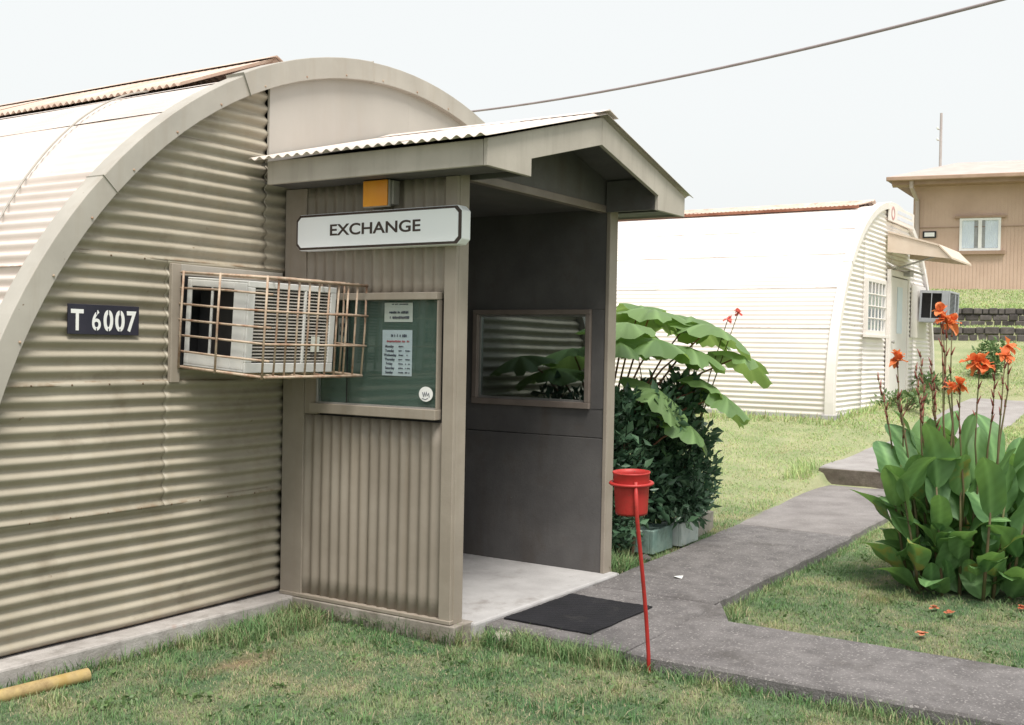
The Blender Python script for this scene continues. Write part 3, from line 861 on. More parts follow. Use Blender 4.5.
# ------------------------------------------------------------------ things on the hut and the porch
# number board
t = thing("number_sign", "navy board reading T 6007 in white stencilled figures on the cream corrugated wall", "sign", (-1.408, -0.03, 1.722))
MB().box((-1.648, -0.034, 1.722), (-1.208, -0.024, 1.880)).build("board", 'navy', t, bevel=0.002)
for ch, fx in (("T", -1.578), ("6", -1.4625), ("0", -1.3885), ("0", -1.3155), ("7", -1.244)):
    put_text("lettering", ch, 0.150, 'white', (fx - 0.017, -0.0348, 1.7915), FACE_MY, t, xs=0.80, bold=0.0015 if ch == '6' else 0.0042)
    if ch in "60":                                # stencil bridges of the round figures
        MB().box((fx - 0.020, -0.0366, 1.732), (fx - 0.014, -0.0357, 1.756)).build("stencil_gap", 'navy', t)
        MB().box((fx - 0.020, -0.0366, 1.828), (fx - 0.014, -0.0357, 1.856)).build("stencil_gap", 'navy', t)

# air conditioner (local frame: wall at y=0, outwards = -y), shared builder
def air_conditioner(name, label, loc, tilt, wx=0.70, dy=0.53, hz=0.50, casing='ac', slat='slat', group=None):
    r = thing(name, label, "air conditioner", loc, group)
    r.rotation_euler = (tilt, 0, 0)
    def B(nm, a, b, mat, par=r, bevel=0.004):
        return MB().box(a, b).build(nm, mat, par, bevel=bevel, local=True)
    T = 0.012
    cs = MB()
    cs.box((0, -dy, hz - T), (wx, -0.05, hz)).box((0, -dy, 0), (wx, -0.05, T)).box((wx - T, -dy, T), (wx, -0.05, hz - T))
    # side frame around two dark vent openings
    cs.box((0, -0.085, T), (T, -0.05, hz - T)).box((0, -dy, T), (T, -0.43, hz - T)).box((0, -0.43, T), (T, -0.085, 0.075)).box((0, -0.43, hz - 0.05), (T, -0.085, hz - T))
    cs.box((0.0, -0.262, 0.075), (T, -0.247, hz - 0.05))
    cs.build("casing", casing, r, bevel=0.004, local=True)
    B("inner_core", (0.09, -dy + 0.05, 0.02), (wx - 0.03, -0.06, hz - 0.02), 'black')
    g = MB()
    for (a, b, c, d) in ((0.0, wx, 0.0, 0.055), (0.0, wx, hz - 0.035, hz), (0.0, 0.05, 0.055, hz - 0.035), (wx - 0.045, wx, 0.055, hz - 0.035), (wx * 0.62, wx * 0.62 + 0.02, 0.055, hz - 0.035)):
        g.box((a, -dy - 0.018, c), (b, -dy - 0.002, d))
    gr = g.build("grille", casing, r, bevel=0.004, local=True)
    n = 22
    sm = MB().box((0.05, -0.008, -0.0022), (wx - 0.045, 0.008, 0.0022), Matrix.Rotation(math.radians(28), 3, 'X'))
    me = mesh("slat", sm.v, sm.f, slat)
    for k in range(n):
        link("slat", me, gr, (0, -dy - 0.006, 0.068 + (hz - 0.115) * k / (n - 1)))
    B("rating_plate", (wx * 0.72, -dy - 0.0215, 0.12), (wx * 0.72 + 0.07, -dy - 0.0185, 0.21), 'paper2', r, 0)
    return r
AT = math.radians(3.6)
ac1 = air_conditioner("air_conditioner", "white window air conditioner inside the rusty cage beside the number board", (-0.915, 0.0, 1.562), AT, hz=0.505)

# cage of welded bars
cage = thing("security_cage", "rusty welded bar cage bolted round the white air conditioner", "cage", (-0.945, -0.0, 1.555))
cage.rotation_euler = (AT, 0, 0)
CW, CD, CH = 0.80, 0.725, 0.535
def bar(p, q, r=0.0065, bend=0.0):
    p, q = Vector(p), Vector(q)
    mid = (p + q) / 2 + Vector((random.uniform(-1, 1), random.uniform(-1, 1), random.uniform(-1, 1))) * bend
    return MB().tube([p, mid, q], r, 7).build("bar", 'cage', cage, smooth=True, local=True)
for z in (0.0, CH):
    bar((0, -0.03, z), (0, -CD, z), 0.008); bar((CW, -0.03, z), (CW, -CD, z), 0.008)
    bar((0, -CD, z), (CW, -CD, z), 0.008); bar((0, -0.05, z), (CW, -0.05, z), 0.007)
for k in range(1, 6):
    z = CH * k / 6
    bar((0, -0.03, z), (0, -CD - (0.035 if k % 2 else 0.0), z), 0.0065, 0.006)
    if k % 2 == 0:
        bar((-0.01, -CD - 0.008, z), (CW + 0.01, -CD - 0.008, z), 0.0065, 0.004)
        bar((CW, -0.03, z), (CW, -CD, z), 0.0065)
for y in (-0.06, -0.36, -CD):
    bar((-0.010, y, -0.01), (-0.010, y, CH + 0.01), 0.0065, 0.003)
for k in range(1, 11):
    bar((CW * k / 10, -CD + 0.008, -0.008), (CW * k / 10, -CD + 0.008, CH + 0.01), 0.006, 0.005)
for k in range(1, 4):
    bar((CW * k / 4, -0.04, CH + 0.006), (CW * k / 4, -CD, CH + 0.006), 0.006, 0.004)
    bar((CW * k / 4, -0.04, -0.006), (CW * k / 4, -CD, -0.006), 0.006, 0.004)
for k in range(1, 4):
    bar((CW, -CD * k / 4, 0), (CW, -CD * k / 4, CH), 0.006, 0.003)

# notice board
NX = -0.09
nb = thing("notice_board", "green glazed notice board with papers set in the porch side wall", "notice board", (NX, -0.8, 1.27))
box("backing", (NX - 0.012, -1.262, 1.335), (NX + 0.012, -0.34, 1.96), 'green_board', nb, 0)
box("frame_rail", (NX - 0.060, -1.275, 1.960), (NX - 0.004, -0.31, 2.003), 'porch_wood', nb)
box("frame_rail", (NX - 0.068, -1.280, 1.272), (NX - 0.004, -0.31, 1.332), 'porch_wood', nb)
box("frame_stile", (NX - 0.042, -0.356, 1.333), (NX, -0.342, 1.959), 'steel', nb, 0.002)
box("frame_stile", (NX - 0.042, -1.272, 1.333), (NX, -1.263, 1.959), 'porch_wood', nb, 0.002)
box("track", (NX - 0.044, -1.262, 1.3325), (NX - 0.014, -0.357, 1.341), 'steel', nb, 0)
MB().box((NX - 0.038, -1.261, 1.342), (NX - 0.035, -0.585, 1.958)).build("sliding_glass", 'board_glass', nb)
MB().box((NX - 0.030, -0.61, 1.342), (NX - 0.027, -0.358, 1.958)).build("sliding_glass", 'board_glass', nb)
box("glass_edge", (NX - 0.0385, -0.592, 1.342), (NX - 0.0345, -0.586, 1.958), 'black', nb, 0)

def sheet_of_paper(label, y0, y1, z0, z1, mat, tilt=0.0):
    p = thing("paper_notice", label, "notice", (NX - 0.0135, (y0 + y1) / 2, z0), "papers pinned in the notice board")
    V, F = [], []
    n = 6
    for i in range(n + 1):
        for j in range(n + 1):
            y = y0 + (y1 - y0) * i / n; z = z0 + (z1 - z0) * j / n
            V.append((NX - 0.0145 - 0.0015 * (math.sin(i * 1.3) + 1) * 0.5 - 0.0012 * (j == n), y, z))
    F = [(i * (n + 1) + j, i * (n + 1) + j + 1, (i + 1) * (n + 1) + j + 1, (i + 1) * (n + 1) + j) for i in range(n) for j in range(n)]
    ob = MB().add(V, F).build("sheet", mat, p)
    s = ob.modifiers.new("thick", 'SOLIDIFY'); s.thickness = 0.0004
    return p
def strokes(p, name, y0, y1, z, h, mat, seed, gap=0.3):
    """a line of handwriting too small to read: short upright marks"""
    r = random.Random(seed)
    mb = MB(); y = y0
    while y > y1:
        w = r.uniform(0.004, 0.011)
        if r.random() > gap:
            mb.box((NX - 0.0186, y, z - h * r.uniform(0.3, 0.5)), (NX - 0.0180, max(y - w, y1), z + h * r.uniform(0.3, 0.5)))
        y -= w + 0.002
    if mb.v:
        mb.build(name, mat, p)
p = sheet_of_paper("small cream notice at the top of the green board", -0.857, -1.069, 1.832, 1.945, 'paper2')
strokes(p, "print_line", -0.915, -1.035, 1.936, 0.008, 'ink', 1)
strokes(p, "print_line", -0.895, -1.04, 1.888, 0.016, 'ink', 2, 0.15)
strokes(p, "print_line", -0.90, -1.045, 1.858, 0.016, 'ink', 3, 0.15)
p = sheet_of_paper("long pale blue opening hours sheet in the middle of the green board", -0.845, -1.069, 1.516, 1.785, 'paper')
strokes(p, "print_line", -0.895, -1.03, 1.752, 0.018, 'ink', 4, 0.2)
strokes(p, "print_line", -0.88, -1.05, 1.718, 0.013, 'red_ink', 5, 0.1)
for k, dname in enumerate(("Monday", "Tuesday", "Wednesday", "Thursday", "Friday", "Saturday", "Sunday")):
    z = 1.688 - k * 0.0255
    put_text("day_name", dname, 0.022, 'ink', (NX - 0.0175, -0.900 - 0.002 * len(dname) + 0.012, z), FACE_MX, p, xs=0.9, bold=0.0004)
    strokes(p, "print_line", -0.97, -1.005, z, 0.009, 'ink', 20 + k, 0.1)
    if k:
        strokes(p, "print_line", -1.02, -1.055, z, 0.009, 'ink', 40 + k, 0.1)
p = sheet_of_paper("narrow white paper seen through the cage bars on the board", -0.496, -0.580, 1.708, 1.855, 'paper2')
strokes(p, "print_line", -0.51, -0.56, 1.81, 0.03, 'ink', 8, 0.3)
strokes(p, "print_line", -0.51, -0.56, 1.76, 0.03, 'ink', 9, 0.3)
st = thing("round_sticker", "round white sticker with a dark scribble in the board's lower corner", "sticker", (NX - 0.0395, -1.193, 1.375))
def disc(c, ry, rz, x, n=28):
    V = [(x, c[0] + ry * math.cos(2 * PI * k / n), c[1] + rz * math.sin(2 * PI * k / n)) for k in range(n)]
    W = [(x - 0.0012, v[1], v[2]) for v in V]
    return V + W, [tuple(range(n, 2 * n)), tuple(range(n))[::-1]] + [(i, (i + 1) % n, n + (i + 1) % n, n + i) for i in range(n)]
v, f = disc((-1.193, 1.418), 0.05, 0.043, NX - 0.039)
MB().add(v, f).build("disc", 'white', st)
MB().tube([(NX - 0.041, -1.170, 1.428), (NX - 0.041, -1.179, 1.402), (NX - 0.041, -1.184, 1.43), (NX - 0.041, -1.191, 1.405), (NX - 0.041, -1.198, 1.432), (NX - 0.041, -1.204, 1.408), (NX - 0.041, -1.215, 1.425), (NX - 0.041, -1.219, 1.40)], 0.0026, 5).build("scribble", 'ink', st)
MB().tube([(NX - 0.041, -1.166, 1.393), (NX - 0.041, -1.191, 1.387), (NX - 0.041, -1.209, 1.395)], 0.002, 5).build("scribble", 'ink', st)

# EXCHANGE box sign
SX = -0.19
sg = thing("exchange_sign", "white box sign reading EXCHANGE under the porch eave", "sign", (SX + 0.05, -0.83, 2.272))
def octa(y0, y1, z0, z1, c):
    return [(y0 - c, z0), (y1 + c, z0), (y1, z0 + c), (y1, z1 - c), (y1 + c, z1), (y0 - c, z1), (y0, z1 - c), (y0, z0 + c)]
MB().prism(octa(-0.212, -1.470, 2.264, 2.484, 0.030), 0, SX + 0.003, SX + 0.085).build("case", 'sign_face', sg, bevel=0.006)
MB().prism(octa(-0.216, -1.466, 2.268, 2.480, 0.030), 0, SX - 0.0005, SX + 0.0028).build("dark_border", 'brown_print', sg)
MB().prism(octa(-0.230, -1.446, 2.282, 2.466, 0.026), 0, SX - 0.0035, SX - 0.0007).build("face", 'sign_face', sg)
put_text("lettering", "EXCHANGE", 0.094, 'brown_print', (SX - 0.0045, -0.836, 2.377), FACE_MX, sg, xs=1.39, bold=0.0016, space=1.0)

# orange lamp
LX = -0.20
lp = thing("porch_lamp", "square orange lamp on the wall above the exchange sign", "lamp", (LX + 0.05, -0.85, 2.50))
box("housing", (LX + 0.025, -0.965, 2.515), (LX + 0.085, -0.80, 2.655), 'lamp_grey', lp, 0.006)
box("housing_front", (LX + 0.005, -0.952, 2.500), (LX + 0.026, -0.753, 2.657), 'lamp_grey', lp, 0.006)
box("lens", (LX - 0.008, -0.944, 2.505), (LX + 0.006, -0.761, 2.656), 'orange', lp, 0.005)

# door mat
dm = thing("door_mat", "dark rubber door mat lying on the path before the porch step", "mat", (0.66, -1.79, 0.09))
mm = MB()
nx_, ny_ = 26, 18
V, F = [], []
for i in range(nx_ + 1):
    for j in range(ny_ + 1):
        x = 0.262 + 0.80 * i / nx_ + 0.003 * math.sin(j * 0.9); y = -1.50 - 0.585 * j / ny_ + 0.003 * math.sin(i * 0.55)
        V.append((x, y, 0.0985 + 0.0015 * math.sin(i * 0.8 + j * 0.3) + 0.002 * ((i + j) % 2)))
F = [(i * (ny_ + 1) + j, i * (ny_ + 1) + j + 1, (i + 1) * (ny_ + 1) + j + 1, (i + 1) * (ny_ + 1) + j) for i in range(nx_) for j in range(ny_)]
ob = mm.add(V, F).build("mat", 'mat', dm)
s = ob.modifiers.new("thick", 'SOLIDIFY'); s.thickness = 0.007; s.offset = -1

# red can on a pole
rc = thing("red_ash_can", "red metal can in a ring on a thin leaning pole at the path edge", "ash can", (0.06, -2.545, 0))
MB().tube([(0.066, -2.545, -0.15), (0.058, -2.543, 0.10), (0.024, -2.540, 0.32), (-0.022, -2.536, 0.55), (-0.076, -2.531, 0.80), (-0.090, -2.53, 0.87), (-0.100, -2.527, 1.02)], 0.0105, 10).build("pole", 'red', rc, smooth=True)
ax = Vector((-0.045, 0.0, 1)).normalized()
bc = Vector((-0.012, -2.462, 0.842))
can = MB().lathe(bc, [(0.0, 0.004), (0.078, 0.004), (0.082, 0.0), (0.084, 0.012), (0.0925, 0.165), (0.095, 0.21), (0.0985, 0.214), (0.0985, 0.221), (0.093, 0.221), (0.090, 0.20), (0.080, 0.014), (0.0, 0.012)], 32, ax).build("can", 'red', rc, smooth=True)
MB().lathe(bc + ax * 0.155, [(0.094, 0.0), (0.112, -0.002), (0.118, 0.006), (0.112, 0.014), (0.094, 0.012), (0.094, 0.0)], 32, ax).build("ring", 'red', rc, smooth=True)
# yellowed pipe in the grass
pp = MB().tube([(-3.1, -0.24, 0.028), (-2.4, -0.29, 0.030), (-1.73, -0.345, 0.034)], 0.034, 18, cap=False)
pp.tube([(-1.732, -0.345, 0.034), (-2.4, -0.29, 0.030), (-3.1, -0.24, 0.028)], 0.028, 18, cap=False)
tag(pp.build("plastic_pipe", 'pvc', smooth=True), "yellowed plastic pipe lying in the grass along the hut footing", "pipe")

# stones, litter
def stone(label, c, r, mat='stone', seed=1):
    rr = random.Random(seed)
    V, F = [], []
    n, m_ = 9, 6
    for i in range(m_ + 1):
        for k in range(n):
            a = 2 * PI * k / n; b = PI * i / m_
            q = r * (0.8 + 0.35 * rr.random())
            V.append((c[0] + q * math.sin(b) * math.cos(a) * 1.2, c[1] + q * math.sin(b) * math.sin(a), c[2] + q * math.cos(b) * 0.6))
    F = [(i * n + k, i * n + (k + 1) % n, (i + 1) * n + (k + 1) % n, (i + 1) * n + k) for i in range(m_) for k in range(n)]
    return tag(MB().add(V, F).build("stone", mat, smooth=True), label, "stone")
stone("pale stone in the grass beside the porch slab corner", (0.10, -1.60, 0.03), 0.065, seed=3)
stone("dark stone at the foot of the hedge by the path", (2.55, -1.30, 0.08), 0.05, 'wall_stone', seed=5)
sc = MB().add([(1.97, -1.87, 0.0935), (2.04, -1.85, 0.101), (2.01, -1.80, 0.096), (1.95, -1.82, 0.106)], [(0, 1, 2, 3)]).build("paper_scrap", 'white')
s = sc.modifiers.new("thick", 'SOLIDIFY'); s.thickness = 0.0015
tag(sc, "small white paper scrap lying on the grey path", "litter")

# concrete blocks edging the hedge
def cblock(label, cx, cy, rz, mat, z=0.0, L=0.39, W=0.19, Hh=0.19):
    r = thing("concrete_block", label, "block", (cx, cy, z), "concrete blocks edging the hedge")
    r.rotation_euler = (0, 0, rz)
    mb = MB()
    t = 0.033
    mb.box((-L / 2, -W / 2, 0), (L / 2, -W / 2 + t, Hh)).box((-L / 2, W / 2 - t, 0), (L / 2, W / 2, Hh))
    for x in (-L / 2, -t / 2, L / 2 - t):
        mb.box((x, -W / 2 + t, 0), (x + t, W / 2 - t, Hh))
    mb.build("shell", mat, r, bevel=0.006, local=True)
    MB().box((-L / 2 + 0.03, -W / 2 + 0.03, 0.002), (L / 2 - 0.03, W / 2 - 0.03, Hh - 0.06)).build("soil_fill", 'mortar', r, local=True, bevel=0)
    return r
cblock("green painted concrete block nearest the red can at the hedge foot", 3.05, -1.12, 0.02, 'block_green', 0.05)
cblock("white painted concrete block between the green and the grey one", 3.50, -1.16, 0.05, 'block_white', 0.055)
cblock("bare grey hollow concrete block farthest along the hedge", 3.97, -1.10, 0.03, 'block_grey', 0.06)

# roof wire
def on_roof(xr, y, r=3.262):
    return Vector((xr, y, HZ + math.sqrt(r * r - (xr - HX) ** 2)))
rw = [on_roof(-1.75 + (0.05 + 1.75) * k / 20, 0.55 + 0.95 * k / 20) for k in range(21)]
tag(MB().tube(rw, 0.006, 6).build("roof_wire", 'trim', smooth=True), "thin pale wire running over the hut roof to its ridge", "wire")

# ------------------------------------------------------------------ second hut
GX, GY, GZ = 14.05, -0.20, 0.76
hut2 = thing("white_quonset_hut", "white corrugated arched hut across the lawn with a door and a rusty ridge", "hut", (GX, GY, GZ))
HC2 = 0.97
hut_shell(hut2, GX, HC2, GY, 15.0, 'white_sheet', 'white_trim', 1, roof_amp=0.0065)
for k in range(5):
    z0, z1 = GZ + BANDS[k] - 0.10, GZ + BANDS[k + 1] + 0.02 - 0.06 * (k < 4)
    for i in range(4):
        xa = GX - 3.3 + 1.65 * i
        wall_sheet("wall_sheet", hut2, GX, HC2, 3.19, xa, xa + 1.66, z0, z1, GY - 0.012 - 0.003 * ((i + k) % 2), 'white_end', amp=0.0085, seed=200 + 10 * k + i, cols=5)
for (a0, a1) in ((185, 140), (139.8, 95), (94.8, 45), (44.8, -5)):
    arch_segment(hut2, GX, HC2, 3.17, 3.285, A(a0), A(a1), GY - 0.075, GY + 0.06, 'white_trim')
ridge_cap(hut2, GX, HC2 + 3.34, HC2 + 3.16, 0.95, GY + 0.3, GY + 14.9, 5, 'rust_sheet')
MB().box((GX - 3.3, GY - 0.10, GZ - 0.5), (GX + 3.3, GY + 0.10, GZ + 0.03)).build("footing", 'concrete', hut2, bevel=0.01)
MB().box((GX - 3.24, GY + 0.10, GZ - 0.6), (GX - 3.14, GY + 15, GZ + 0.03)).build("footing", 'concrete', hut2, bevel=0.01)
MB().box((GX - 0.99, GY + 0.28, HC2 + 3.115), (GX - 0.955, GY + 14.9, HC2 + 3.158)).build("rusty_eave", 'rust_edge', hut2)
YW = GY - 0.03
# window with bars and curtain
w = MB()
for (a, b, c, d) in ((12.42, 13.56, 2.00, 2.07), (12.42, 13.56, 2.84, 2.90), (12.42, 12.48, 2.07, 2.84), (13.50, 13.56, 2.07, 2.84)):
    w.box((a, YW - 0.05, c), (b, YW + 0.02, d))
w2 = w.build("window", 'white_trim', hut2, bevel=0.004)
MB().box((12.48, YW - 0.004, 2.07), (13.50, YW + 0.0, 2.84)).build("curtain", 'curtain', w2)
MB().box((12.48, YW - 0.018, 2.07), (13.50, YW - 0.014, 2.84)).build("pane", 'far_glass', w2)
for i in range(1, 5):
    MB().tube([(12.48 + 1.02 * i / 5, YW - 0.04, 2.05), (12.48 + 1.02 * i / 5, YW - 0.04, 2.87)], 0.012, 6).build("bar", 'white_trim', w2)
for i in range(1, 4):
    MB().tube([(12.46, YW - 0.05, 2.07 + 0.77 * i / 4), (13.52, YW - 0.05, 2.07 + 0.77 * i / 4)], 0.012, 6).build("bar", 'white_trim', w2)
box("sill", (12.36, YW - 0.09, 1.955), (13.62, YW + 0.0, 1.998), 'white_trim', w2)
d2 = box("door", (13.86, YW - 0.045, 0.93), (15.0, YW + 0.0, 3.0), 'door_white', hut2)
for (a, b, c, e) in ((13.76, 13.86, 0.9, 3.02), (15.0, 15.10, 0.9, 3.02), (13.76, 15.10, 3.02, 3.12)):
    box("door_frame", (a, YW - 0.06, c), (b, YW + 0.0, e), 'white_trim', d2)
box("pane", (14.28, YW - 0.052, 2.05), (14.62, YW - 0.046, 2.85), 'paper', d2, 0)
MB().lathe((13.95, YW - 0.045, 1.9), [(0.0, 0.06), (0.03, 0.05), (0.03, 0.03), (0.012, 0.015), (0.012, 0.0)], 10, Vector((0, -1, 0))).build("handle", 'steel', d2)
box("wall_plate", (15.45, YW - 0.02, 2.0), (16.62, YW - 0.0, 2.96), 'white_trim', hut2)
air_conditioner("air_conditioner", "grey air conditioner jutting from the white hut beside its door", (15.85, YW, 2.30), math.radians(2), 0.85, 0.55, 0.58, 'grey_ac', 'grey_ac')
# awning over the door: sloping top, closed cheeks, dark open front
aw = thing("door_awning", "cream box awning projecting over the white hut's door", "awning", (14.3, YW, 3.3))
def cheek(x):
    return MB().prism([(YW - 0.02, 3.40), (-1.26, 3.26), (-1.05, 3.47), (YW - 0.02, 3.72)], 0, x, x + 0.03)
cheek(13.66).build("cheek", 'awning', aw); cheek(15.2).build("cheek", 'awning', aw)
MB().prism([(YW - 0.02, 3.725), (-1.06, 3.475), (-1.06, 3.505), (YW - 0.02, 3.755)], 0, 13.64, 15.25).build("top_board", 'awning', aw)
MB().prism([(-1.07, 3.47), (-1.28, 3.25), (-1.28, 3.28), (-1.07, 3.50)], 0, 13.64, 15.25).build("front_board", 'awning', aw)
MB().tube([(14.0, YW - 0.02, 3.12), (14.0, YW - 0.7, 3.33)], 0.015, 6).build("bracket", 'steel', aw)
# lamp arm over the door
la = thing("door_lamp", "thin horizontal lamp tube on a bracket above the white hut's door", "lamp", (14.6, YW, 3.1))
MB().tube([(13.62, YW - 0.14, 3.15), (14.6, YW - 0.14, 3.16), (15.7, YW - 0.14, 3.155)], 0.022, 8).build("tube", 'lamp_grey', la)
MB().box((14.62, YW - 0.17, 3.06), (14.88, YW + 0.0, 3.14)).build("bracket", 'steel', la, bevel=0.01)
MB().tube([(13.66, YW - 0.02, 3.22), (13.62, YW - 0.14, 3.15)], 0.02, 6).build("bracket", 'steel', la)
# sign on the gable
s2 = thing("gable_sign", "faded white sign board high on the white hut's end wall", "sign", (14.5, YW, 3.92))
box("board", (13.64, YW - 0.05, 3.925), (15.34, YW - 0.02, 4.205), 'white_trim', s2)
def ringm(cx, cz, ro, ri, y, n=20):
    V, F = [], []
    for k in range(n):
        a = 2 * PI * k / n
        for r, yy in ((ro, y), (ri, y), (ri, y - 0.004), (ro, y - 0.004)):
            V.append((cx + r * math.cos(a), yy, cz + r * math.sin(a)))
    for k in range(n):
        for q in range(4):
            F.append((k * 4 + q, k * 4 + (q + 1) % 4, ((k + 1) % n) * 4 + (q + 1) % 4, ((k + 1) % n) * 4 + q))
    return MB().add(V, F)
ringm(13.86, 4.065, 0.115, 0.075, YW - 0.051).build("emblem", 'faded_red', s2)
rr = random.Random(4)
for row in (4.12, 4.02):
    x = 14.15
    while x < 15.15:
        wv = rr.uniform(0.04, 0.08)
        MB().box((x, YW - 0.054, row - 0.03), (x + wv, YW - 0.0505, row + 0.03)).build("faded_letter", 'blue_ink', s2)
        x += wv + 0.03

# ------------------------------------------------------------------ retaining walls, house, pole
WD = Vector((0.2, -0.98, 0)).normalized()            # along the facade, to the right and towards the camera
WNv = Vector((-WD.y * -1, 0, 0))
NRM = Vector((-0.98, -0.2, 0)).normalized()          # facade normal, towards the camera side
def frame_box(name, o, u0, u1, n0, n1, z0, z1, mat, parent, bevel=0.0, rotz=0.0):
    """box in the facade frame: u along WD, n along NRM"""
    c = []
    for u in (u0, u1):
        for n_ in (n0, n1):
            for z in (z0, z1):
                p = o + WD * u + NRM * n_
                c.append((p.x, p.y, z))
    return MB().add(c, [(0, 1, 3, 2), (4, 6, 7, 5), (0, 4, 5, 1), (2, 3, 7, 6), (0, 2, 6, 4), (1, 5, 7, 3)]).build(name, mat, parent, bevel=bevel)
def retaining(label, s, z0, z1, courses, seed):
    o = Vector((s, 0.75, 0))
    r = thing("retaining_wall", label, "wall", (o.x, o.y, z0))
    frame_box("wall_core", o, -4, 10, -0.30, 0.0, z0 - 0.2, z1 - 0.02, 'mortar', r)
    rr = random.Random(seed)
    hcs = (z1 - z0) / courses
    vis0, vis1 = -1.6, 5.5
    for k in range(courses):
        u = vis0 + rr.uniform(-0.2, 0)
        while u < vis1:
            L = rr.uniform(0.14, 0.36)
            pr = rr.uniform(0.02, 0.07)
            frame_box("stone", o, u + 0.012, u + L - 0.012, -0.05, pr, z0 + k * hcs + 0.01 - (0.05 if k == 0 else 0), z0 + (k + 1) * hcs - 0.01 + rr.uniform(-0.01, 0.02), 'wall_stone', r, bevel=0.02)
            u += L
    return r
retaining("lower dark stone retaining wall across the far lawn", 22.12, 2.02, 2.36, 2, 1)
retaining("upper dark stone retaining wall below the brown house", 23.22, 2.38, 2.85, 3, 2)

HO = Vector((29.1, 2.95, 0))
house = thing("brown_house", "brown sided house with a pale roof on the bank above the walls", "house", (HO.x, HO.y, 3.6))
frame_box("wall", HO, 0, 9, -6, 0, 3.3, 6.88, 'siding', house)
for k in range(1, 88):                              # battens of the siding
    frame_box("batten", HO, 0.10 * k - 0.010, 0.10 * k + 0.010, 0.0, 0.014, 3.55, 6.86, 'siding', house)
frame_box("belt_board", HO, 0, 9, 0.0, 0.022, 5.47, 5.50, 'gutter', house)
def hf(u, n_, z):
    p = HO + WD * u + NRM * n_
    return (p.x, p.y, z)
V = [hf(-0.75, 0.75, 6.93), hf(9.6, 0.75, 6.93), hf(9.6, -3, 7.88), hf(1.2, -3, 7.88), hf(0.45, -6.7, 6.93), hf(9.6, -6.7, 6.93)]
V += [(a, b, c - 0.10) for a, b, c in V]
MB().add(V, [(0, 1, 2, 3), (0, 3, 4), (3, 2, 5, 4), (6, 9, 8, 7), (6, 10, 9), (9, 10, 11, 8), (0, 6, 7, 1), (0, 4, 10, 6), (1, 7, 8, 2), (2, 8, 11, 5), (4, 5, 11, 10)]).build("roof", 'house_roof', house)
frame_box("gutter", HO, -0.75, 9.6, 0.76, 0.90, 6.80, 6.92, 'gutter', house, 0.02)
frame_box("fascia", HO, -0.6, 9.5, 0.62, 0.66, 6.70, 6.83, 'gutter', house)
frame_box("soffit", HO, -0.6, 9.5, 0.0, 0.62, 6.72, 6.76, 'gutter', house)
MB().tube([hf(-0.05, 0.72, 6.84), hf(-0.05, 0.70, 6.62), hf(0.10, 0.12, 6.32), hf(0.12, 0.09, 6.1), hf(0.12, 0.09, 3.7)], 0.06, 8).build("downpipe", 'house_roof', house)
def hwindow(u0, u1, z0, z1):
    m_ = MB()
    def fb(a, b, c, d, n0, n1):
        for q in [1]:
            cc = [hf(u, n_, z) for u in (a, b) for n_ in (n0, n1) for z in (c, d)]
            m_.add(cc, [(0, 1, 3, 2), (4, 6, 7, 5), (0, 4, 5, 1), (2, 3, 7, 6), (0, 2, 6, 4), (1, 5, 7, 3)])
    mid = (u0 + u1) / 2
    fb(u0, u1, z0, z0 + 0.07, 0.0, 0.07); fb(u0, u1, z1 - 0.07, z1, 0.0, 0.07)
    fb(u0, u0 + 0.07, z0 + 0.07, z1 - 0.07, 0.0, 0.07); fb(u1 - 0.07, u1, z0 + 0.07, z1 - 0.07, 0.0, 0.07)
    fb(mid - 0.05, mid + 0.05, z0 + 0.07, z1 - 0.07, 0.0, 0.075)
    wnd = m_.build("window", 'white', house)
    for (a, b, c1, c2) in ((u0 + 0.07, mid - 0.05, 0.0, 0.75), (mid + 0.05, u1 - 0.07, 0.2, 1.0)):
        frame_box("pane", HO, a, b, 0.042, 0.046, z0 + 0.07, z1 - 0.07, 'far_glass', wnd)
        frame_box("dim_room_panel", HO, a, b, 0.019, 0.021, z0 + 0.07, z1 - 0.07, 'slat', wnd)  # flat grey sheet, its tone standing in for the dim room behind
        V, F = [], []
        for i in range(25):
            t = c1 + (c2 - c1) * i / 24
            for z in (z0 + 0.08, z1 - 0.07):
                V.append(hf(a + (b - a) * t, 0.030 + 0.006 * math.sin(i * 1.6), z))
        F = [(2 * i, 2 * i + 1, 2 * i + 3, 2 * i + 2) for i in range(24)]
        MB().add(V, F).build("curtain", 'curtain', wnd, smooth=True)
    frame_box("sill", HO, u0 - 0.12, u1 + 0.12, 0.0, 0.12, z0 - 0.11, z0 - 0.005, 'gutter', wnd)
    frame_box("head_trim", HO, u0 - 0.14, u1 + 0.14, 0.0, 0.10, z1 + 0.005, z1 + 0.07, 'gutter', wnd)
hwindow(1.30, 2.42, 4.78, 5.74)
hp = thing("house_plate", "small white plate with a dark border on the brown house wall", "sign", hf(0.45, 0.03, 5.18))
frame_box("border", HO, 0.28, 0.66, 0.019, 0.045, 5.18, 5.38, 'black', hp)
frame_box("face", HO, 0.33, 0.61, 0.046, 0.055, 5.22, 5.34, 'white', hp)
fx = thing("wall_light_box", "white box lamp on the brown house wall at the picture's edge", "lamp", hf(3.3, 0.05, 5.95))
frame_box("casing", HO, 3.14, 3.55, 0.019, 0.10, 5.93, 6.47, 'gutter', fx, 0.01)
frame_box("cover", HO, 3.20, 3.52, 0.101, 0.13, 5.98, 6.42, 'white', fx, 0.01)

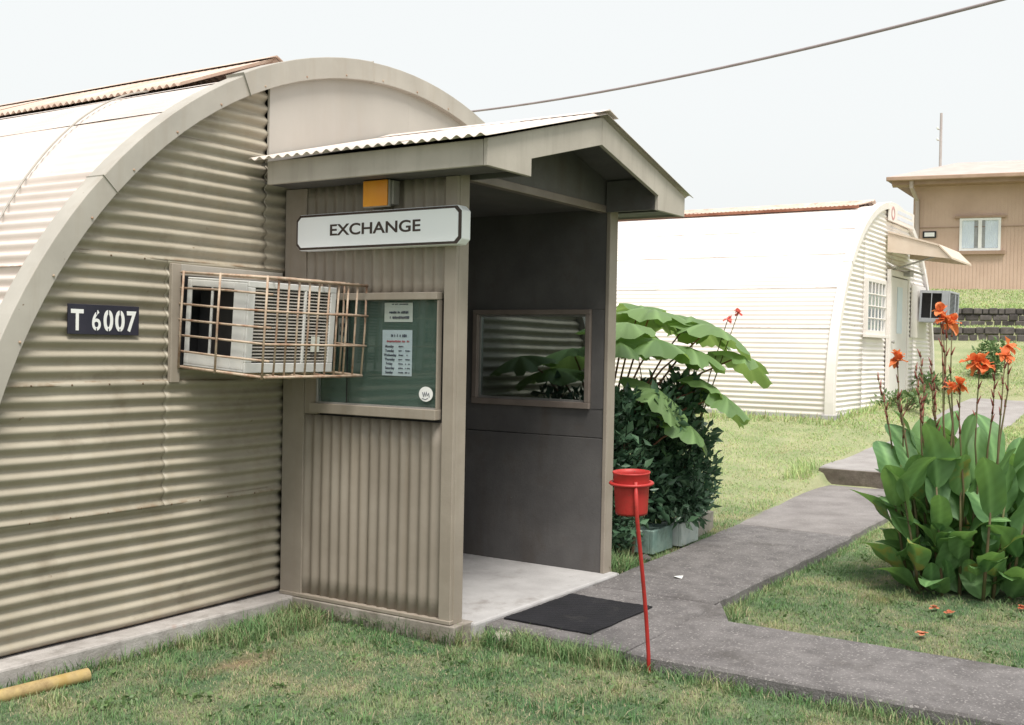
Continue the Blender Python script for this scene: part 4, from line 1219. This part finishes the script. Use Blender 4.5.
UP_ = thing("utility_pole", "thin wooden utility pole rising behind the house roof", "pole", (57.96, 8.3, 3.6))
MB().tube([(57.96, 8.3, 3.4), (57.97, 8.33, 14.9)], 0.10, 10, 0.07).build("post", 'pole_wood', UP_)
for z in (13.4, 14.0):
    MB().lathe((57.8, 8.47, z), [(0.0, 0.0), (0.05, 0.02), (0.06, 0.10), (0.0, 0.14)], 8).build("insulator", 'white', UP_)
    MB().tube([(57.97, 8.33, z), (57.8, 8.47, z + 0.01)], 0.03, 6).build("bracket", 'pole_wood', UP_)

# overhead cable, strung from behind the hut to a point out of frame on the right
pts = []
for k in range(61):
    u = -0.9 + 2.9 * k / 60
    q = Vector((7.985, 4.222, 5.124)).lerp(Vector((4.592, -3.416, 4.617)), u)
    q.z += 0.10 * (u - 0.5) ** 2 * 4 - 0.10
    pts.append(q)
tag(MB().tube(pts, 0.016, 8).build("overhead_cable", 'cable', smooth=True), "grey overhead cable sagging across the white sky", "cable")

# ------------------------------------------------------------------ vegetation
def leaf_obj(name, me, parent, pos, direction, roll, scale=1.0):
    """place a leaf mesh (grows along +X, face up +Z) at pos, pointing along direction"""
    d = Vector(direction).normalized()
    side = Vector((0, 0, 1)).cross(d)
    if side.length < 1e-3:
        side = Vector((0, 1, 0))
    side.normalize()
    up = d.cross(side)
    m = Matrix((d, side, up)).transposed() @ Matrix.Rotation(roll, 3, 'X')
    o = link(name, me, parent)
    o.matrix_local = Matrix.Translation(Vector(pos) - origin_of(parent)) @ m.to_4x4() @ Matrix.Scale(scale, 4)
    return o

def paddle_leaf(L, W, droop, fold, wave, mat, seed):
    """canna leaf: pointed paddle folded along its midrib, arching over"""
    r = random.Random(seed)
    n, k = 12, 3
    V, F, vein, tone = [], [], [], []
    ph = r.uniform(0, 6)
    for i in range(n + 1):
        t = i / n
        w = W * 0.5 * (math.sin(PI * min(1, t ** 0.92)) ** 0.62) + 0.004
        if i == n:
            w = 0.002
        ang = droop * t * t
        x = L * (math.sin(ang) / ang if ang > 1e-3 else 1) * t
        z = -L * t * (1 - math.cos(ang)) / max(ang, 1e-3)
        for j in range(-k, k + 1):
            q = j / k
            V.append((x, w * q, z + fold * abs(q) * w + wave * math.sin(t * 9 + ph + (2 if q > 0 else 0)) * abs(q) ** 2 * w))
            vein.append((1.0 if j == 0 else 0.0) + 0.25 * ((i + abs(j)) % 2))
            tone.append(0.0)
    m_ = 2 * k + 1
    F = [(i * m_ + j, (i + 1) * m_ + j, (i + 1) * m_ + j + 1, i * m_ + j + 1) for i in range(n) for j in range(m_ - 1)]
    return mesh("leaf", V, F, mat, True, {"vein": vein, "tone": tone})

def lobed_leaf(seed):
    """large palmate leaf, unit radius, umbrella-like with drooping notched lobes; petiole at the origin"""
    r = random.Random(seed)
    n, rings = 56, 6
    V, F, vein, tone = [(0, 0, 0.02)], [], [1.0], [0.0]
    lob = 7
    amp = [r.uniform(0.85, 1.12) for _ in range(lob)]
    for i in range(1, rings + 1):
        for k in range(n):
            a = 2 * PI * k / n
            c = (a / (2 * PI) * lob)
            fr = abs((c % 1) - 0.5) * 2                # 0 on a lobe axis, 1 in a notch
            base = amp[int(c) % lob] * (1 - fr) + (amp[int(c) % lob] + amp[(int(c) + (1 if c % 1 > 0.5 else -1)) % lob]) / 2 * fr
            rad = base * (1 - 0.24 * fr ** 2.5) + 0.035 * math.sin(a * 31)
            if abs(a - PI) < 0.35:
                rad *= 0.45 + 0.55 * abs(a - PI) / 0.35
            t = i / rings
            rr = rad * t
            z = -0.33 * rr ** 2.2 - 0.15 * fr * t + 0.09 * math.sin(a * 3 + seed * 2) * t * t + 0.04 * math.sin(a * 11 + seed) * t ** 3
            V.append((rr * math.cos(a), rr * math.sin(a), z))
            vein.append(max(0.0, 1 - fr * 7))
            tone.append(0.0)
    for k in range(n):
        F.append((0, 1 + k, 1 + (k + 1) % n))
    for i in range(rings - 1):
        for k in range(n):
            F.append((1 + i * n + k, 1 + (i + 1) * n + k, 1 + (i + 1) * n + (k + 1) % n, 1 + i * n + (k + 1) % n))
    return mesh("leaf", V, F, 'bigleaf', True, {"vein": vein, "tone": tone})

def small_leaves(points, normals, size, seed, mat, parent, name="foliage", elong=2.1):
    """many small folded leaves joined into one part"""
    r = np.random.default_rng(seed)
    N = len(points)
    d = normals + r.normal(0, 0.75, (N, 3)); d /= np.linalg.norm(d, axis=1)[:, None]
    a = np.cross(d, r.normal(0, 1, (N, 3))); a /= np.linalg.norm(a, axis=1)[:, None]
    n = np.cross(d, a)
    L = size * r.uniform(0.6, 1.25, N)[:, None]; Wd = L / elong
    o = np.array(origin_of(parent))
    p = points - o
    base = p; tip = p + d * L - n * L * 0.12
    l_ = p + d * L * 0.5 + a * Wd * 0.5 + n * Wd * 0.18
    r_ = p + d * L * 0.5 - a * Wd * 0.5 + n * Wd * 0.18
    V = np.stack([base, l_, tip, r_], 1).reshape(-1, 3)
    k = np.arange(N) * 4
    F = np.concatenate([np.stack([k, k + 1, k + 2], 1), np.stack([k, k + 2, k + 3], 1)])
    me = bpy.data.meshes.new(name)
    me.vertices.add(len(V)); me.vertices.foreach_set("co", V.ravel().astype(np.float32))
    me.loops.add(F.size); me.loops.foreach_set("vertex_index", F.ravel().astype(np.int32))
    me.polygons.add(len(F)); me.polygons.foreach_set("loop_start", np.arange(0, F.size, 3, dtype=np.int32))
    at = me.attributes.new("tone", 'FLOAT', 'POINT')
    at.data.foreach_set("value", np.repeat(r.random(N), 4).astype(np.float32))
    me.materials.append(M[mat])
    me.update(calc_edges=True)
    ob = link(name, me, parent)
    ob["kind"] = "stuff"
    return ob

def blob_points(blobs, n, seed, shell=0.45):
    r = np.random.default_rng(seed)
    vol = np.array([b[3] * b[4] * b[5] for b in blobs]) ** 0.75
    idx = r.choice(len(blobs), n, p=vol / vol.sum())
    u = r.normal(0, 1, (n, 3)); u /= np.linalg.norm(u, axis=1)[:, None]
    q = (shell + (1 - shell) * r.random(n) ** 0.6) * r.uniform(0.92, 1.08, n)
    B = np.array(blobs)[idx]
    pts = B[:, :3] + u * q[:, None] * B[:, 3:6]
    return pts, u

# dense hedge beside the porch
hd = thing("hedge_bush", "dense dark green leafy bush against the porch's right side", "bush", (2.85, -0.8, 0))
rr = random.Random(3)
blobs = [(2.95, -0.80, 0.62, 0.85, 0.45, 0.62), (2.5, -0.90, 0.85, 0.50, 0.36, 0.55), (3.35, -0.95, 0.80, 0.55, 0.38, 0.52), (2.2, -0.95, 0.45, 0.3, 0.3, 0.45), (3.65, -1.08, 0.66, 0.36, 0.3, 0.34), (3.75, -1.15, 0.5, 0.25, 0.22, 0.22)]
for _ in range(46):
    a = rr.uniform(0, 2 * PI); h = rr.uniform(0.12, 1.35)
    w = 0.80 if h < 1.0 else 0.80 - (h - 1.0) * 0.9
    blobs.append((2.95 + w * 1.08 * math.cos(a) * rr.uniform(0.75, 1.0), -0.84 - 0.12 * math.cos(a) + 0.46 * math.sin(a) * rr.uniform(0.8, 1.05), h, rr.uniform(0.12, 0.24), rr.uniform(0.10, 0.19), rr.uniform(0.12, 0.24)))
pts, nr = blob_points(blobs, 15500, 5, 0.35)
ok = (pts[:, 0] > 1.86) & (pts[:, 1] < -0.1) & (pts[:, 2] > 0.06) & ~((pts[:, 0] > 2.7) & (pts[:, 1] < -0.98) & (pts[:, 2] < 0.30))
small_leaves(pts[ok], nr[ok] + np.array([0, 0, 0.35]), 0.075, 6, 'hedge', hd)
pts, nr = blob_points(blobs, 2600, 15, 0.9)
ok = (pts[:, 0] > 1.86) & (pts[:, 1] < -0.1) & (pts[:, 2] > 0.25)
small_leaves(pts[ok], nr[ok] + np.array([0, 0, 0.5]), 0.105, 16, 'hedge_light', hd, "outer_foliage")
for k in range(16):
    a = rr.uniform(0, 2 * PI); q = rr.uniform(0.1, 0.45)
    b = (2.85 + q * math.cos(a) * 1.2, -0.78 + q * 0.6 * math.sin(a), -0.05)
    MB().tube([b, (b[0] + 0.1 * math.cos(a), b[1] + 0.06 * math.sin(a), 0.5), (2.85 + 0.6 * math.cos(a), -0.78 + 0.3 * math.sin(a), rr.uniform(0.8, 1.2))], 0.016, 6, 0.006).build("branch", 'bark', hd)

# large-leaved plant growing through the hedge
bl = thing("large_leaved_plant", "plant with huge pale green lobed leaves towering above the dark hedge", "plant", (2.75, -0.7, 0.05))
bm_ = [lobed_leaf(s) for s in range(4)]
for k in range(5):
    a = k * 1.3
    MB().tube([(2.75 + 0.12 * math.cos(a), -0.7 + 0.1 * math.sin(a), -0.05), (2.75 + 0.22 * math.cos(a), -0.7 + 0.12 * math.sin(a), 0.7), (2.78 + 0.3 * math.cos(a), -0.75 + 0.16 * math.sin(a), 1.25)], 0.022, 7, 0.014).build("stem", 'bark', bl, smooth=True)
BIG = [(2.92, -0.92, 1.92, 0.27), (3.39, -0.91, 2.04, 0.27), (3.66, -1.16, 1.98, 0.25), (2.96, -1.17, 1.79, 0.3), (3.49, -1.42, 1.91, 0.26), (3.19, -1.34, 1.73, 0.24), (3.62, -1.64, 1.67, 0.22), (3.30, -1.62, 1.34, 0.24), (3.01, -1.45, 1.10, 0.2), (2.79, -1.28, 1.38, 0.22), (2.70, -0.95, 1.77, 0.22), (3.30, -1.51, 1.42, 0.22), (2.36, -0.24, 1.63, 0.2), (2.57, -0.39, 1.53, 0.22), (2.93, -0.39, 1.70, 0.22), (3.52, -0.73, 2.08, 0.2)]
for i, (x, y, z, s_) in enumerate(BIG):
    rot = Euler((rr.uniform(-0.25, 0.25) - 0.08, rr.uniform(0.05, 0.45), rr.uniform(0, 6.28)), 'XYZ')
    out = Vector((x - 2.75, y + 0.8, 0))
    ax_ = Vector((0, 0, 1)).cross(out) if out.length > 0.05 else Vector((1, 0, 0))
    q = Matrix.Rotation(min(0.6, 0.05 + out.length * 0.28 + (0.4 if z < 1.5 else 0)), 3, ax_.normalized()) @ Matrix.Rotation(rr.uniform(0, 6.28), 3, 'Z')
    o = link("leaf", bm_[i % 4], bl)
    o.matrix_local = Matrix.Translation(Vector((x, y, z - 0.01)) - origin_of(bl)) @ q.to_4x4() @ Matrix.Diagonal((s_ * 1.42, s_ * 1.42, s_ * 1.42, 1))
    st_ = Vector((2.78 + (x - 2.78) * 0.35, -0.75 + (y + 0.75) * 0.35, min(1.2, z - 0.35)))
    md = st_.lerp(Vector((x, y, z)), 0.55) + Vector((0, 0, 0.05))
    MB().tube([st_, md, (x, y, z - 0.005)], 0.010, 6, 0.006).build("petiole", 'petiole', bl, smooth=True)

def flower(parent, pos, s, mat, seed):
    """canna bloom: 5-6 ruffled petals spreading from one point"""
    r = random.Random(seed)
    mb = MB()
    for k in range(9):
        a = 2 * PI * k / 9 * 2 + r.uniform(-0.4, 0.4); el = r.uniform(-0.9, 1.45)
        d = Vector((math.cos(a) * math.cos(el), math.sin(a) * math.cos(el), math.sin(el)))
        sd = d.cross(Vector((0, 0, 1))).normalized(); up = sd.cross(d)
        L = s * r.uniform(0.7, 1.15); W = L * 0.75
        V = []
        for i in range(5):
            t = i / 4
            w = W * 0.5 * math.sin(PI * (0.12 + 0.80 * t)) 
            c_ = Vector(pos) + d * L * t - Vector((0, 0, 1)) * L * 0.2 * t * t
            for q in (-1, 0, 1):
                V.append(c_ + sd * w * q + up * (0.25 * w * abs(q) + 0.08 * L * math.sin(i * 2 + q * 2 + k)))
        mb.add(V, [(i * 3 + j, (i + 1) * 3 + j, (i + 1) * 3 + j + 1, i * 3 + j + 1) for i in range(4) for j in range(2)])
    return mb.build("flower", mat, parent, smooth=True)

def stalk(parent, base, top, bends=0.03, r=0.007, buds=0, seed=0):
    q = random.Random(seed)
    b, t = Vector(base), Vector(top)
    pts = [b.lerp(t, u) + Vector((q.uniform(-1, 1), q.uniform(-1, 1), 0)) * bends * math.sin(PI * u) for u in (0, 0.25, 0.5, 0.75, 1.0)]
    so = MB().tube(pts, r * 1.5, 6, r * 0.6).build("flower_stalk", 'stalk', parent, smooth=True)
    for k in range(buds):
        u = 0.66 + 0.36 * k / max(1, buds)
        i = min(3, int(u * 4)); p = pts[i].lerp(pts[i + 1], u * 4 - i) if u < 1 else pts[-1]
        a = q.uniform(0, 6.28)
        d = (Vector((math.cos(a) * 0.45, math.sin(a) * 0.45, 1))).normalized()
        MB().tube([p, p + d * 0.028, p + d * 0.062], 0.0085, 6, 0.002).build("bud", 'bud', so, smooth=True)

# canna clump
CC = Vector((3.23, -3.50, 0))
cn = thing("canna_clump", "clump of canna lilies with broad green leaves and orange red flowers on the lawn", "plant", CC)
cl_ = [paddle_leaf(0.40 + 0.025 * (k % 4), 0.17 + 0.012 * ((k * 2) % 5), 0.25 + 0.16 * (k % 5), 0.16 + 0.06 * (k % 4), 0.22, 'canna', k) for k in range(9)]
rr = random.Random(21)
shoots = []
while len(shoots) < 28:
    a = rr.uniform(0, 2 * PI); q = math.sqrt(rr.random())
    x, y = CC.x + 0.38 * q * math.cos(a), CC.y + 0.42 * q * math.sin(a)
    if all((x - t_[0]) ** 2 + (y - t_[1]) ** 2 > 0.009 for t_ in shoots):
        shoots.append((x, y, q, a))
for (x, y, q, a) in shoots:
    hgt = rr.uniform(0.72, 1.05) * (1 - 0.22 * q)
    lean = 0.16 * q
    top = Vector((x + lean * math.cos(a), y + lean * math.sin(a), hgt))
    b = Vector((x, y, -0.03))
    MB().tube([b, b.lerp(top, 0.5) + Vector((0, 0, 0.02)), top], 0.014, 7, 0.006).build("stem", 'stalk', cn, smooth=True)
    nl = rr.randint(5, 6)
    az = rr.uniform(0, 6.28)
    for k in range(nl):
        u = 0.06 + 0.92 * k / (nl - 1)
        p = b.lerp(top, u)
        az += 2.5 + rr.uniform(-0.6, 0.6)
        dv = Vector((math.cos(az), math.sin(az), 0)) * 0.7 + Vector((math.cos(a), math.sin(a), 0)) * 0.6 * q
        dv.normalize()
        el = 0.82 + 0.60 * u + rr.uniform(-0.25, 0.2)
        d = dv * math.cos(el) + Vector((0, 0, 1)) * math.sin(el)
        leaf_obj("leaf", cl_[rr.randrange(9)], cn, p, d, rr.uniform(-0.6, 0.6), rr.uniform(0.78, 1.12))
for k in range(46):
    a = rr.uniform(0, 2 * PI); q = rr.uniform(0.35, 0.95)
    p = (CC.x + 0.34 * q * math.cos(a), CC.y + 0.38 * q * math.sin(a), rr.uniform(0.02, 0.34))
    el = rr.uniform(0.75, 1.30)
    leaf_obj("leaf", cl_[rr.randrange(9)], cn, p, (math.cos(a + rr.uniform(-0.7, 0.7)) * math.cos(el), math.sin(a + rr.uniform(-0.7, 0.7)) * math.cos(el), math.sin(el)), rr.uniform(-0.7, 0.7), rr.uniform(0.5, 0.85))
FL = [((2.953, -3.349, 2.00), 0.055, 1), ((3.104, -3.40, 1.93), 0.062, 1), ((2.99, -3.36, 1.95), 0.058, 1), ((3.02, -3.385, 1.92), 0.055, 1),
      ((2.816, -3.519, 1.50), 0.05, 1), ((2.79, -3.47, 1.475), 0.045, 0), ((2.998, -3.611, 1.654), 0.068, 1), ((2.975, -3.575, 1.665), 0.06, 0), ((3.02, -3.64, 1.63), 0.055, 0),
      ((3.213, -3.755, 1.777), 0.055, 1), ((3.20, -3.74, 1.71), 0.05, 0), ((2.99, -3.772, 1.70), 0.045, 1), ((2.994, -3.053, 1.684), 0.048, 1), ((2.99, -3.058, 1.65), 0.05, 0)]
for i, (p, s_, st_) in enumerate(FL):
    flower(cn, p, s_ * 1.5, 'petal', i)
    if st_:
        stalk(cn, (CC.x + (p[0] - CC.x) * 0.5, CC.y + (p[1] - CC.y) * 0.75, 0.5), p, 0.03, 0.006, 4, i)
for i, p in enumerate(((2.98, -3.215, 1.72), (2.95, -3.19, 1.62), (2.915, -2.936, 1.545), (2.95, -3.30, 1.66), (2.90, -3.33, 1.48), (3.05, -3.70, 1.62), (3.02, -3.05, 1.40), (2.86, -3.25, 1.38))):
    stalk(cn, (CC.x + (p[0] - CC.x) * 0.5, CC.y + (p[1] - CC.y) * 0.7, 0.5), p, 0.03, 0.006, 7, 50 + i)

# slender canna behind the hedge, only its flower stalks clear the leaves
c2 = thing("slender_canna", "slender stalks with small pink red flowers behind the large leaves", "plant", (3.55, -0.95, 0.08))
for i, p in enumerate(((3.61, -1.60, 2.02), (3.56, -1.53, 1.965), (3.72, -1.16, 1.93), (3.30, -0.80, 1.80))):
    stalk(c2, (3.55 + 0.04 * i, -0.95, 0.05), p, 0.03, 0.006, 3 if i > 1 else 1, 80 + i)
    if i < 2:
        flower(c2, p, 0.055, 'pink_petal', 60 + i)
for k in range(7):
    az = k * 2.4
    leaf_obj("leaf", cl_[k % 9], c2, (3.55, -0.95, 0.15 + 0.12 * k), (math.cos(az) * 0.6, math.sin(az) * 0.6, 0.8), 0.2, 0.75)
leaf_obj("leaf", paddle_leaf(0.30, 0.05, 0.6, 0.5, 0.2, leaf_mat("yellowing_leaf", (0.24, 0.26, 0.06), (0.34, 0.30, 0.08)), 9), c2, (3.50, -1.05, 0.50), (0.45, -0.85, 0.15), 0.2, 1.0)

# small shrubs by the white hut
def shrub(label, c, r, h, n, seed):
    s_ = thing("shrub", label, "shrub", c)
    q = random.Random(seed)
    bb = [(c[0] + q.uniform(-1, 1) * r * 0.7, c[1] + q.uniform(-1, 1) * r * 0.7, c[2] + q.uniform(0.15, 0.9) * h, q.uniform(0.3, 0.5) * r, q.uniform(0.3, 0.5) * r, q.uniform(0.15, 0.3) * h) for _ in range(14)]
    p_, n_ = blob_points(bb, n, seed, 0.2)
    p_[:, 2] = np.maximum(p_[:, 2], c[2] + 0.02)
    small_leaves(p_, n_ + np.array([0, 0, 0.5]), 0.10, seed, 'shrub', s_)
    for k in range(5):
        a = k * 1.3
        MB().tube([(c[0], c[1], c[2] - 0.05), (c[0] + r * 0.5 * math.cos(a), c[1] + r * 0.5 * math.sin(a), c[2] + h * 0.7)], 0.015, 5, 0.006).build("branch", 'bark', s_)
def gz(x, y):
    return float(H(x, y))
for (lab, x, y, r_, h_, n_, sd__) in (("low loose shrub at the white hut's corner below its window", 13.2, -0.7, 0.45, 0.30, 260, 3),
                                  ("rounded shrub beyond the canna flowers beside the white hut", 18.0, -1.1, 0.33, 0.72, 800, 4),
                                  ("small shrub under the white hut's air conditioner", 15.9, -0.7, 0.45, 0.30, 260, 5)):
    shrub(lab, (x, y, gz(x, y)), r_, h_, n_, sd__)

# fallen blooms
for i, (x, y, lab) in enumerate(((2.456, -3.467 - 0.0, "fallen orange bloom nearest the canna foot, left of a paler one"), (2.366, -3.573, "fallen pale orange bloom on the grass before the canna"),
                            (1.727, -3.547, "fallen orange bloom midway between the canna and the path"), (2.75, -3.95, "fallen red bloom on the grass at the right edge"))):
    f_ = thing("fallen_flower", lab, "flower", (x, y, gz(x, y)), "fallen canna blooms on the lawn")
    fo = flower(f_, (x, y, gz(x, y) + 0.03), 0.045, 'wilted', 90 + i)
    fo.scale = (1.1, 1.1, 0.35); fo.location = (0, 0, 0.022)

# ------------------------------------------------------------------ grass
def grass():
    r = np.random.default_rng(3)
    f = 1097.45
    c = np.array(CAM); R_, U_, F_ = np.array(RIGHT), np.array(UP), np.array(FWD)
    zones = [  # x0, x1, y0, y1, count, height, width
        (-3.8, 0.14, -5.2, -0.16, 150000, 0.034, 0.0042),
        (1.03, 9.0, -7.0, -2.30, 190000, 0.032, 0.0050),
        (1.9, 10.8, -1.45, 7.0, 130000, 0.034, 0.0075),
        (7.6, 13.0, -8.0, -2.26, 40000, 0.045, 0.009),
        (10.5, 22.0, -6.5, -0.25, 60000, 0.045, 0.012),
        (22.2, 29.0, -5.5, 6.0, 26000, 0.06, 0.022)]
    P, Hh, Wd = [], [], []
    for (x0, x1, y0, y1, n, h, w) in zones:
        p = np.stack([r.uniform(x0, x1, n), r.uniform(y0, y1, n)], 1)
        P.append(p); Hh.append(np.full(n, h)); Wd.append(np.full(n, w))
    # longer tufts along edges
    def tuft(n, x0, x1, y0, y1, h, w=0.005):
        P.append(np.stack([r.uniform(x0, x1, n), r.uniform(y0, y1, n)], 1)); Hh.append(np.full(n, h)); Wd.append(np.full(n, w))
    tuft(1500, -2.4, -0.05, -0.24, -0.17, 0.09)
    tuft(2600, -0.14, -0.05, -1.45, -0.2, 0.12)
    tuft(1600, -0.9, -0.06, -0.55, -0.17, 0.12)
    tuft(1200, -0.05, 0.13, -2.4, -1.46, 0.11)
    tuft(2600, 0.0, 0.12, -5.5, -1.5, 0.085)
    tuft(500, 1.84, 2.3, -1.44, -1.2, 0.22, 0.008)
    tuft(420, 2.3, 2.9, -1.42, -1.3, 0.10)
    tuft(300, 1.35, 1.62, -2.50, -2.34, 0.09)
    tuft(1800, 1.5, 7.8, -2.40, -2.33, 0.07)
    tuft(1200, 3.2, 7.8, -1.40, -0.95, 0.06)
    tuft(160, 7.3, 8.0, -0.99, -0.75, 0.20, 0.009)
    tuft(1600, 10.4, 10.75, -0.3, 6, 0.12, 0.012)
    tuft(500, 10.8, 17, -0.45, -0.31, 0.14, 0.014)
    for _ in range(420):
        zx = zones[0] if r.random() < 0.45 else zones[1]
        cx_, cy_ = r.uniform(zx[0], zx[1]), r.uniform(zx[2], zx[3])
        k_ = int(r.integers(14, 46)); sp = r.uniform(0.02, 0.06)
        P.append(np.stack([r.normal(cx_, sp, k_), r.normal(cy_, sp, k_)], 1)); Hh.append(np.full(k_, r.uniform(0.045, 0.085))); Wd.append(np.full(k_, 0.0052))
    P = np.concatenate(P); Hh = np.concatenate(Hh); Wd = np.concatenate(Wd)
    x, y = P[:, 0], P[:, 1]
    z = H(x, y)
    # keep clear of paths, slabs, huts
    bad = ((x > 0.12) & (x < 1.05) & (y < -1.45)) | ((x > 0.12) & (x < 7.87) & (y > -2.33) & (y < -1.42)) | ((x > 4.5) & (x < 7.87) & (y > -2.30) & (y < -1.27 + 0.25 * (x - 4.5) / 3.4))
    bad |= (x > 7.83) & (x < 16.5) & (y > -2.29) & (y < -1.02)
    bad |= (x > 15.15) & (x < 16.65) & (y < -2.2)
    bad |= (x > -0.07) & (x < 1.84) & (y > -1.46)
    bad |= (x > -2.42) & (x < 4.3) & (y > -0.18)
    bad |= (x > 10.75) & (x < 17.4) & (y > -0.31)
    bad |= (x > 1.05) & (x < 1.4) & (y > -2.5) & (y < -2.3)
    soil = np.exp(-(((x + 1.05) / 0.42) ** 2 + ((y + 0.70) / 0.16) ** 2))
    bad |= r.random(len(x)) < soil * 0.5 * (0.4 + 1.2 * r.random(len(x)))
    cs = np.exp(-((((x - CC.x) / 0.46) ** 2 + ((y - CC.y) / 0.6) ** 2) ** 3))
    bad |= r.random(len(x)) < cs
    q = np.stack([x, y, z], 1) - c
    dep = q @ F_; u = q @ R_ / dep * f; v = q @ U_ / dep * f
    bad |= (dep < 1.5) | (np.abs(u) > 512 * 1.3) | (np.abs(v) > 362 * 1.35)
    k = ~bad
    x, y, z, Hh, Wd = x[k], y[k], z[k], Hh[k], Wd[k]
    n = len(x)
    # patchy growth
    gp = 0.75 + 0.5 * (np.sin(x * 5.1 + 2 * np.sin(y * 3.3)) * np.sin(y * 6.3 + 1.7 * np.sin(x * 2.9)) * 0.5 + 0.5)
    h = Hh * gp * r.uniform(0.45, 1.25, n)
    a = r.uniform(0, 2 * np.pi, n); bend = r.uniform(0.15, 1.1, n)
    tone = np.clip(r.beta(1.6, 2.6, n), 0, 0.69)
    dry = np.sin(x * 2.1 + 3 * np.sin(y * 1.3)) * np.sin(y * 2.7 + 2 * np.sin(x * 1.1)) * 0.5 + 0.5
    straw = r.random(n) < 0.14 + 0.40 * dry ** 2
    tone[straw] = r.uniform(0.72, 1.0, straw.sum())
    h[straw] *= 0.75; bend[straw] *= 1.3
    dx, dy = np.cos(a), np.sin(a)
    sx, sy = -dy, dx
    w = Wd * r.uniform(0.7, 1.2, n) * 0.5
    z0 = z - 0.006
    def row(t, wf):
        ox = dx * h * bend * t * t; oy = dy * h * bend * t * t; oz = h * t * (1 - 0.25 * bend * t)
        return (np.stack([x + ox - sx * w * wf, y + oy - sy * w * wf, z0 + oz], 1), np.stack([x + ox + sx * w * wf, y + oy + sy * w * wf, z0 + oz], 1))
    a0, b0 = row(0, 1); a1, b1 = row(0.55, 0.85); tp, _ = row(1.0, 0.0)
    V = np.stack([a0, b0, a1, b1, tp], 1).reshape(-1, 3)
    i = np.arange(n) * 5
    F = np.concatenate([np.stack([i, i + 1, i + 3], 1), np.stack([i, i + 3, i + 2], 1), np.stack([i + 2, i + 3, i + 4], 1)])
    me = bpy.data.meshes.new("grass")
    me.vertices.add(len(V)); me.vertices.foreach_set("co", V.ravel().astype(np.float32))
    me.loops.add(F.size); me.loops.foreach_set("vertex_index", F.ravel().astype(np.int32))
    me.polygons.add(len(F)); me.polygons.foreach_set("loop_start", np.arange(0, F.size, 3, dtype=np.int32))
    at = me.attributes.new("tone", 'FLOAT', 'POINT')
    at.data.foreach_set("value", np.repeat(tone, 5).astype(np.float32))
    me.materials.append(M['blade'])
    me.update(calc_edges=True)
    o = link("grass", me)
    tag(o, "short patchy green and straw coloured grass of the lawns", "grass")
    o["kind"] = "stuff"
    print("blades", n)
grass()

# low broad-leaved weeds among the grass
wd = thing("lawn_weeds", "low broad leaved weeds scattered through the lawn grass", "weeds", (0, 0, 0))
wd["kind"] = "stuff"
WP = []
r_ = np.random.default_rng(77)
for _ in range(260):
    if r_.random() < 0.5:
        x, y = r_.uniform(-3.0, 0.05), r_.uniform(-3.6, -0.35)
    else:
        x, y = r_.uniform(1.15, 6.0), r_.uniform(-4.6, -2.42)
    for _k in range(int(r_.integers(4, 10))):
        xx, yy = x + r_.normal(0, 0.03), y + r_.normal(0, 0.03)
        WP.append((xx, yy, float(H(xx, yy)) + r_.uniform(0.012, 0.03)))
WP = np.array(WP)
small_leaves(WP, np.tile(np.array([0, 0, 0.15]), (len(WP), 1)) + r_.normal(0, 0.6, (len(WP), 3)) * np.array([1, 1, 0.15]), 0.032, 8, 'shrub', wd, "weed_leaves", 1.5)
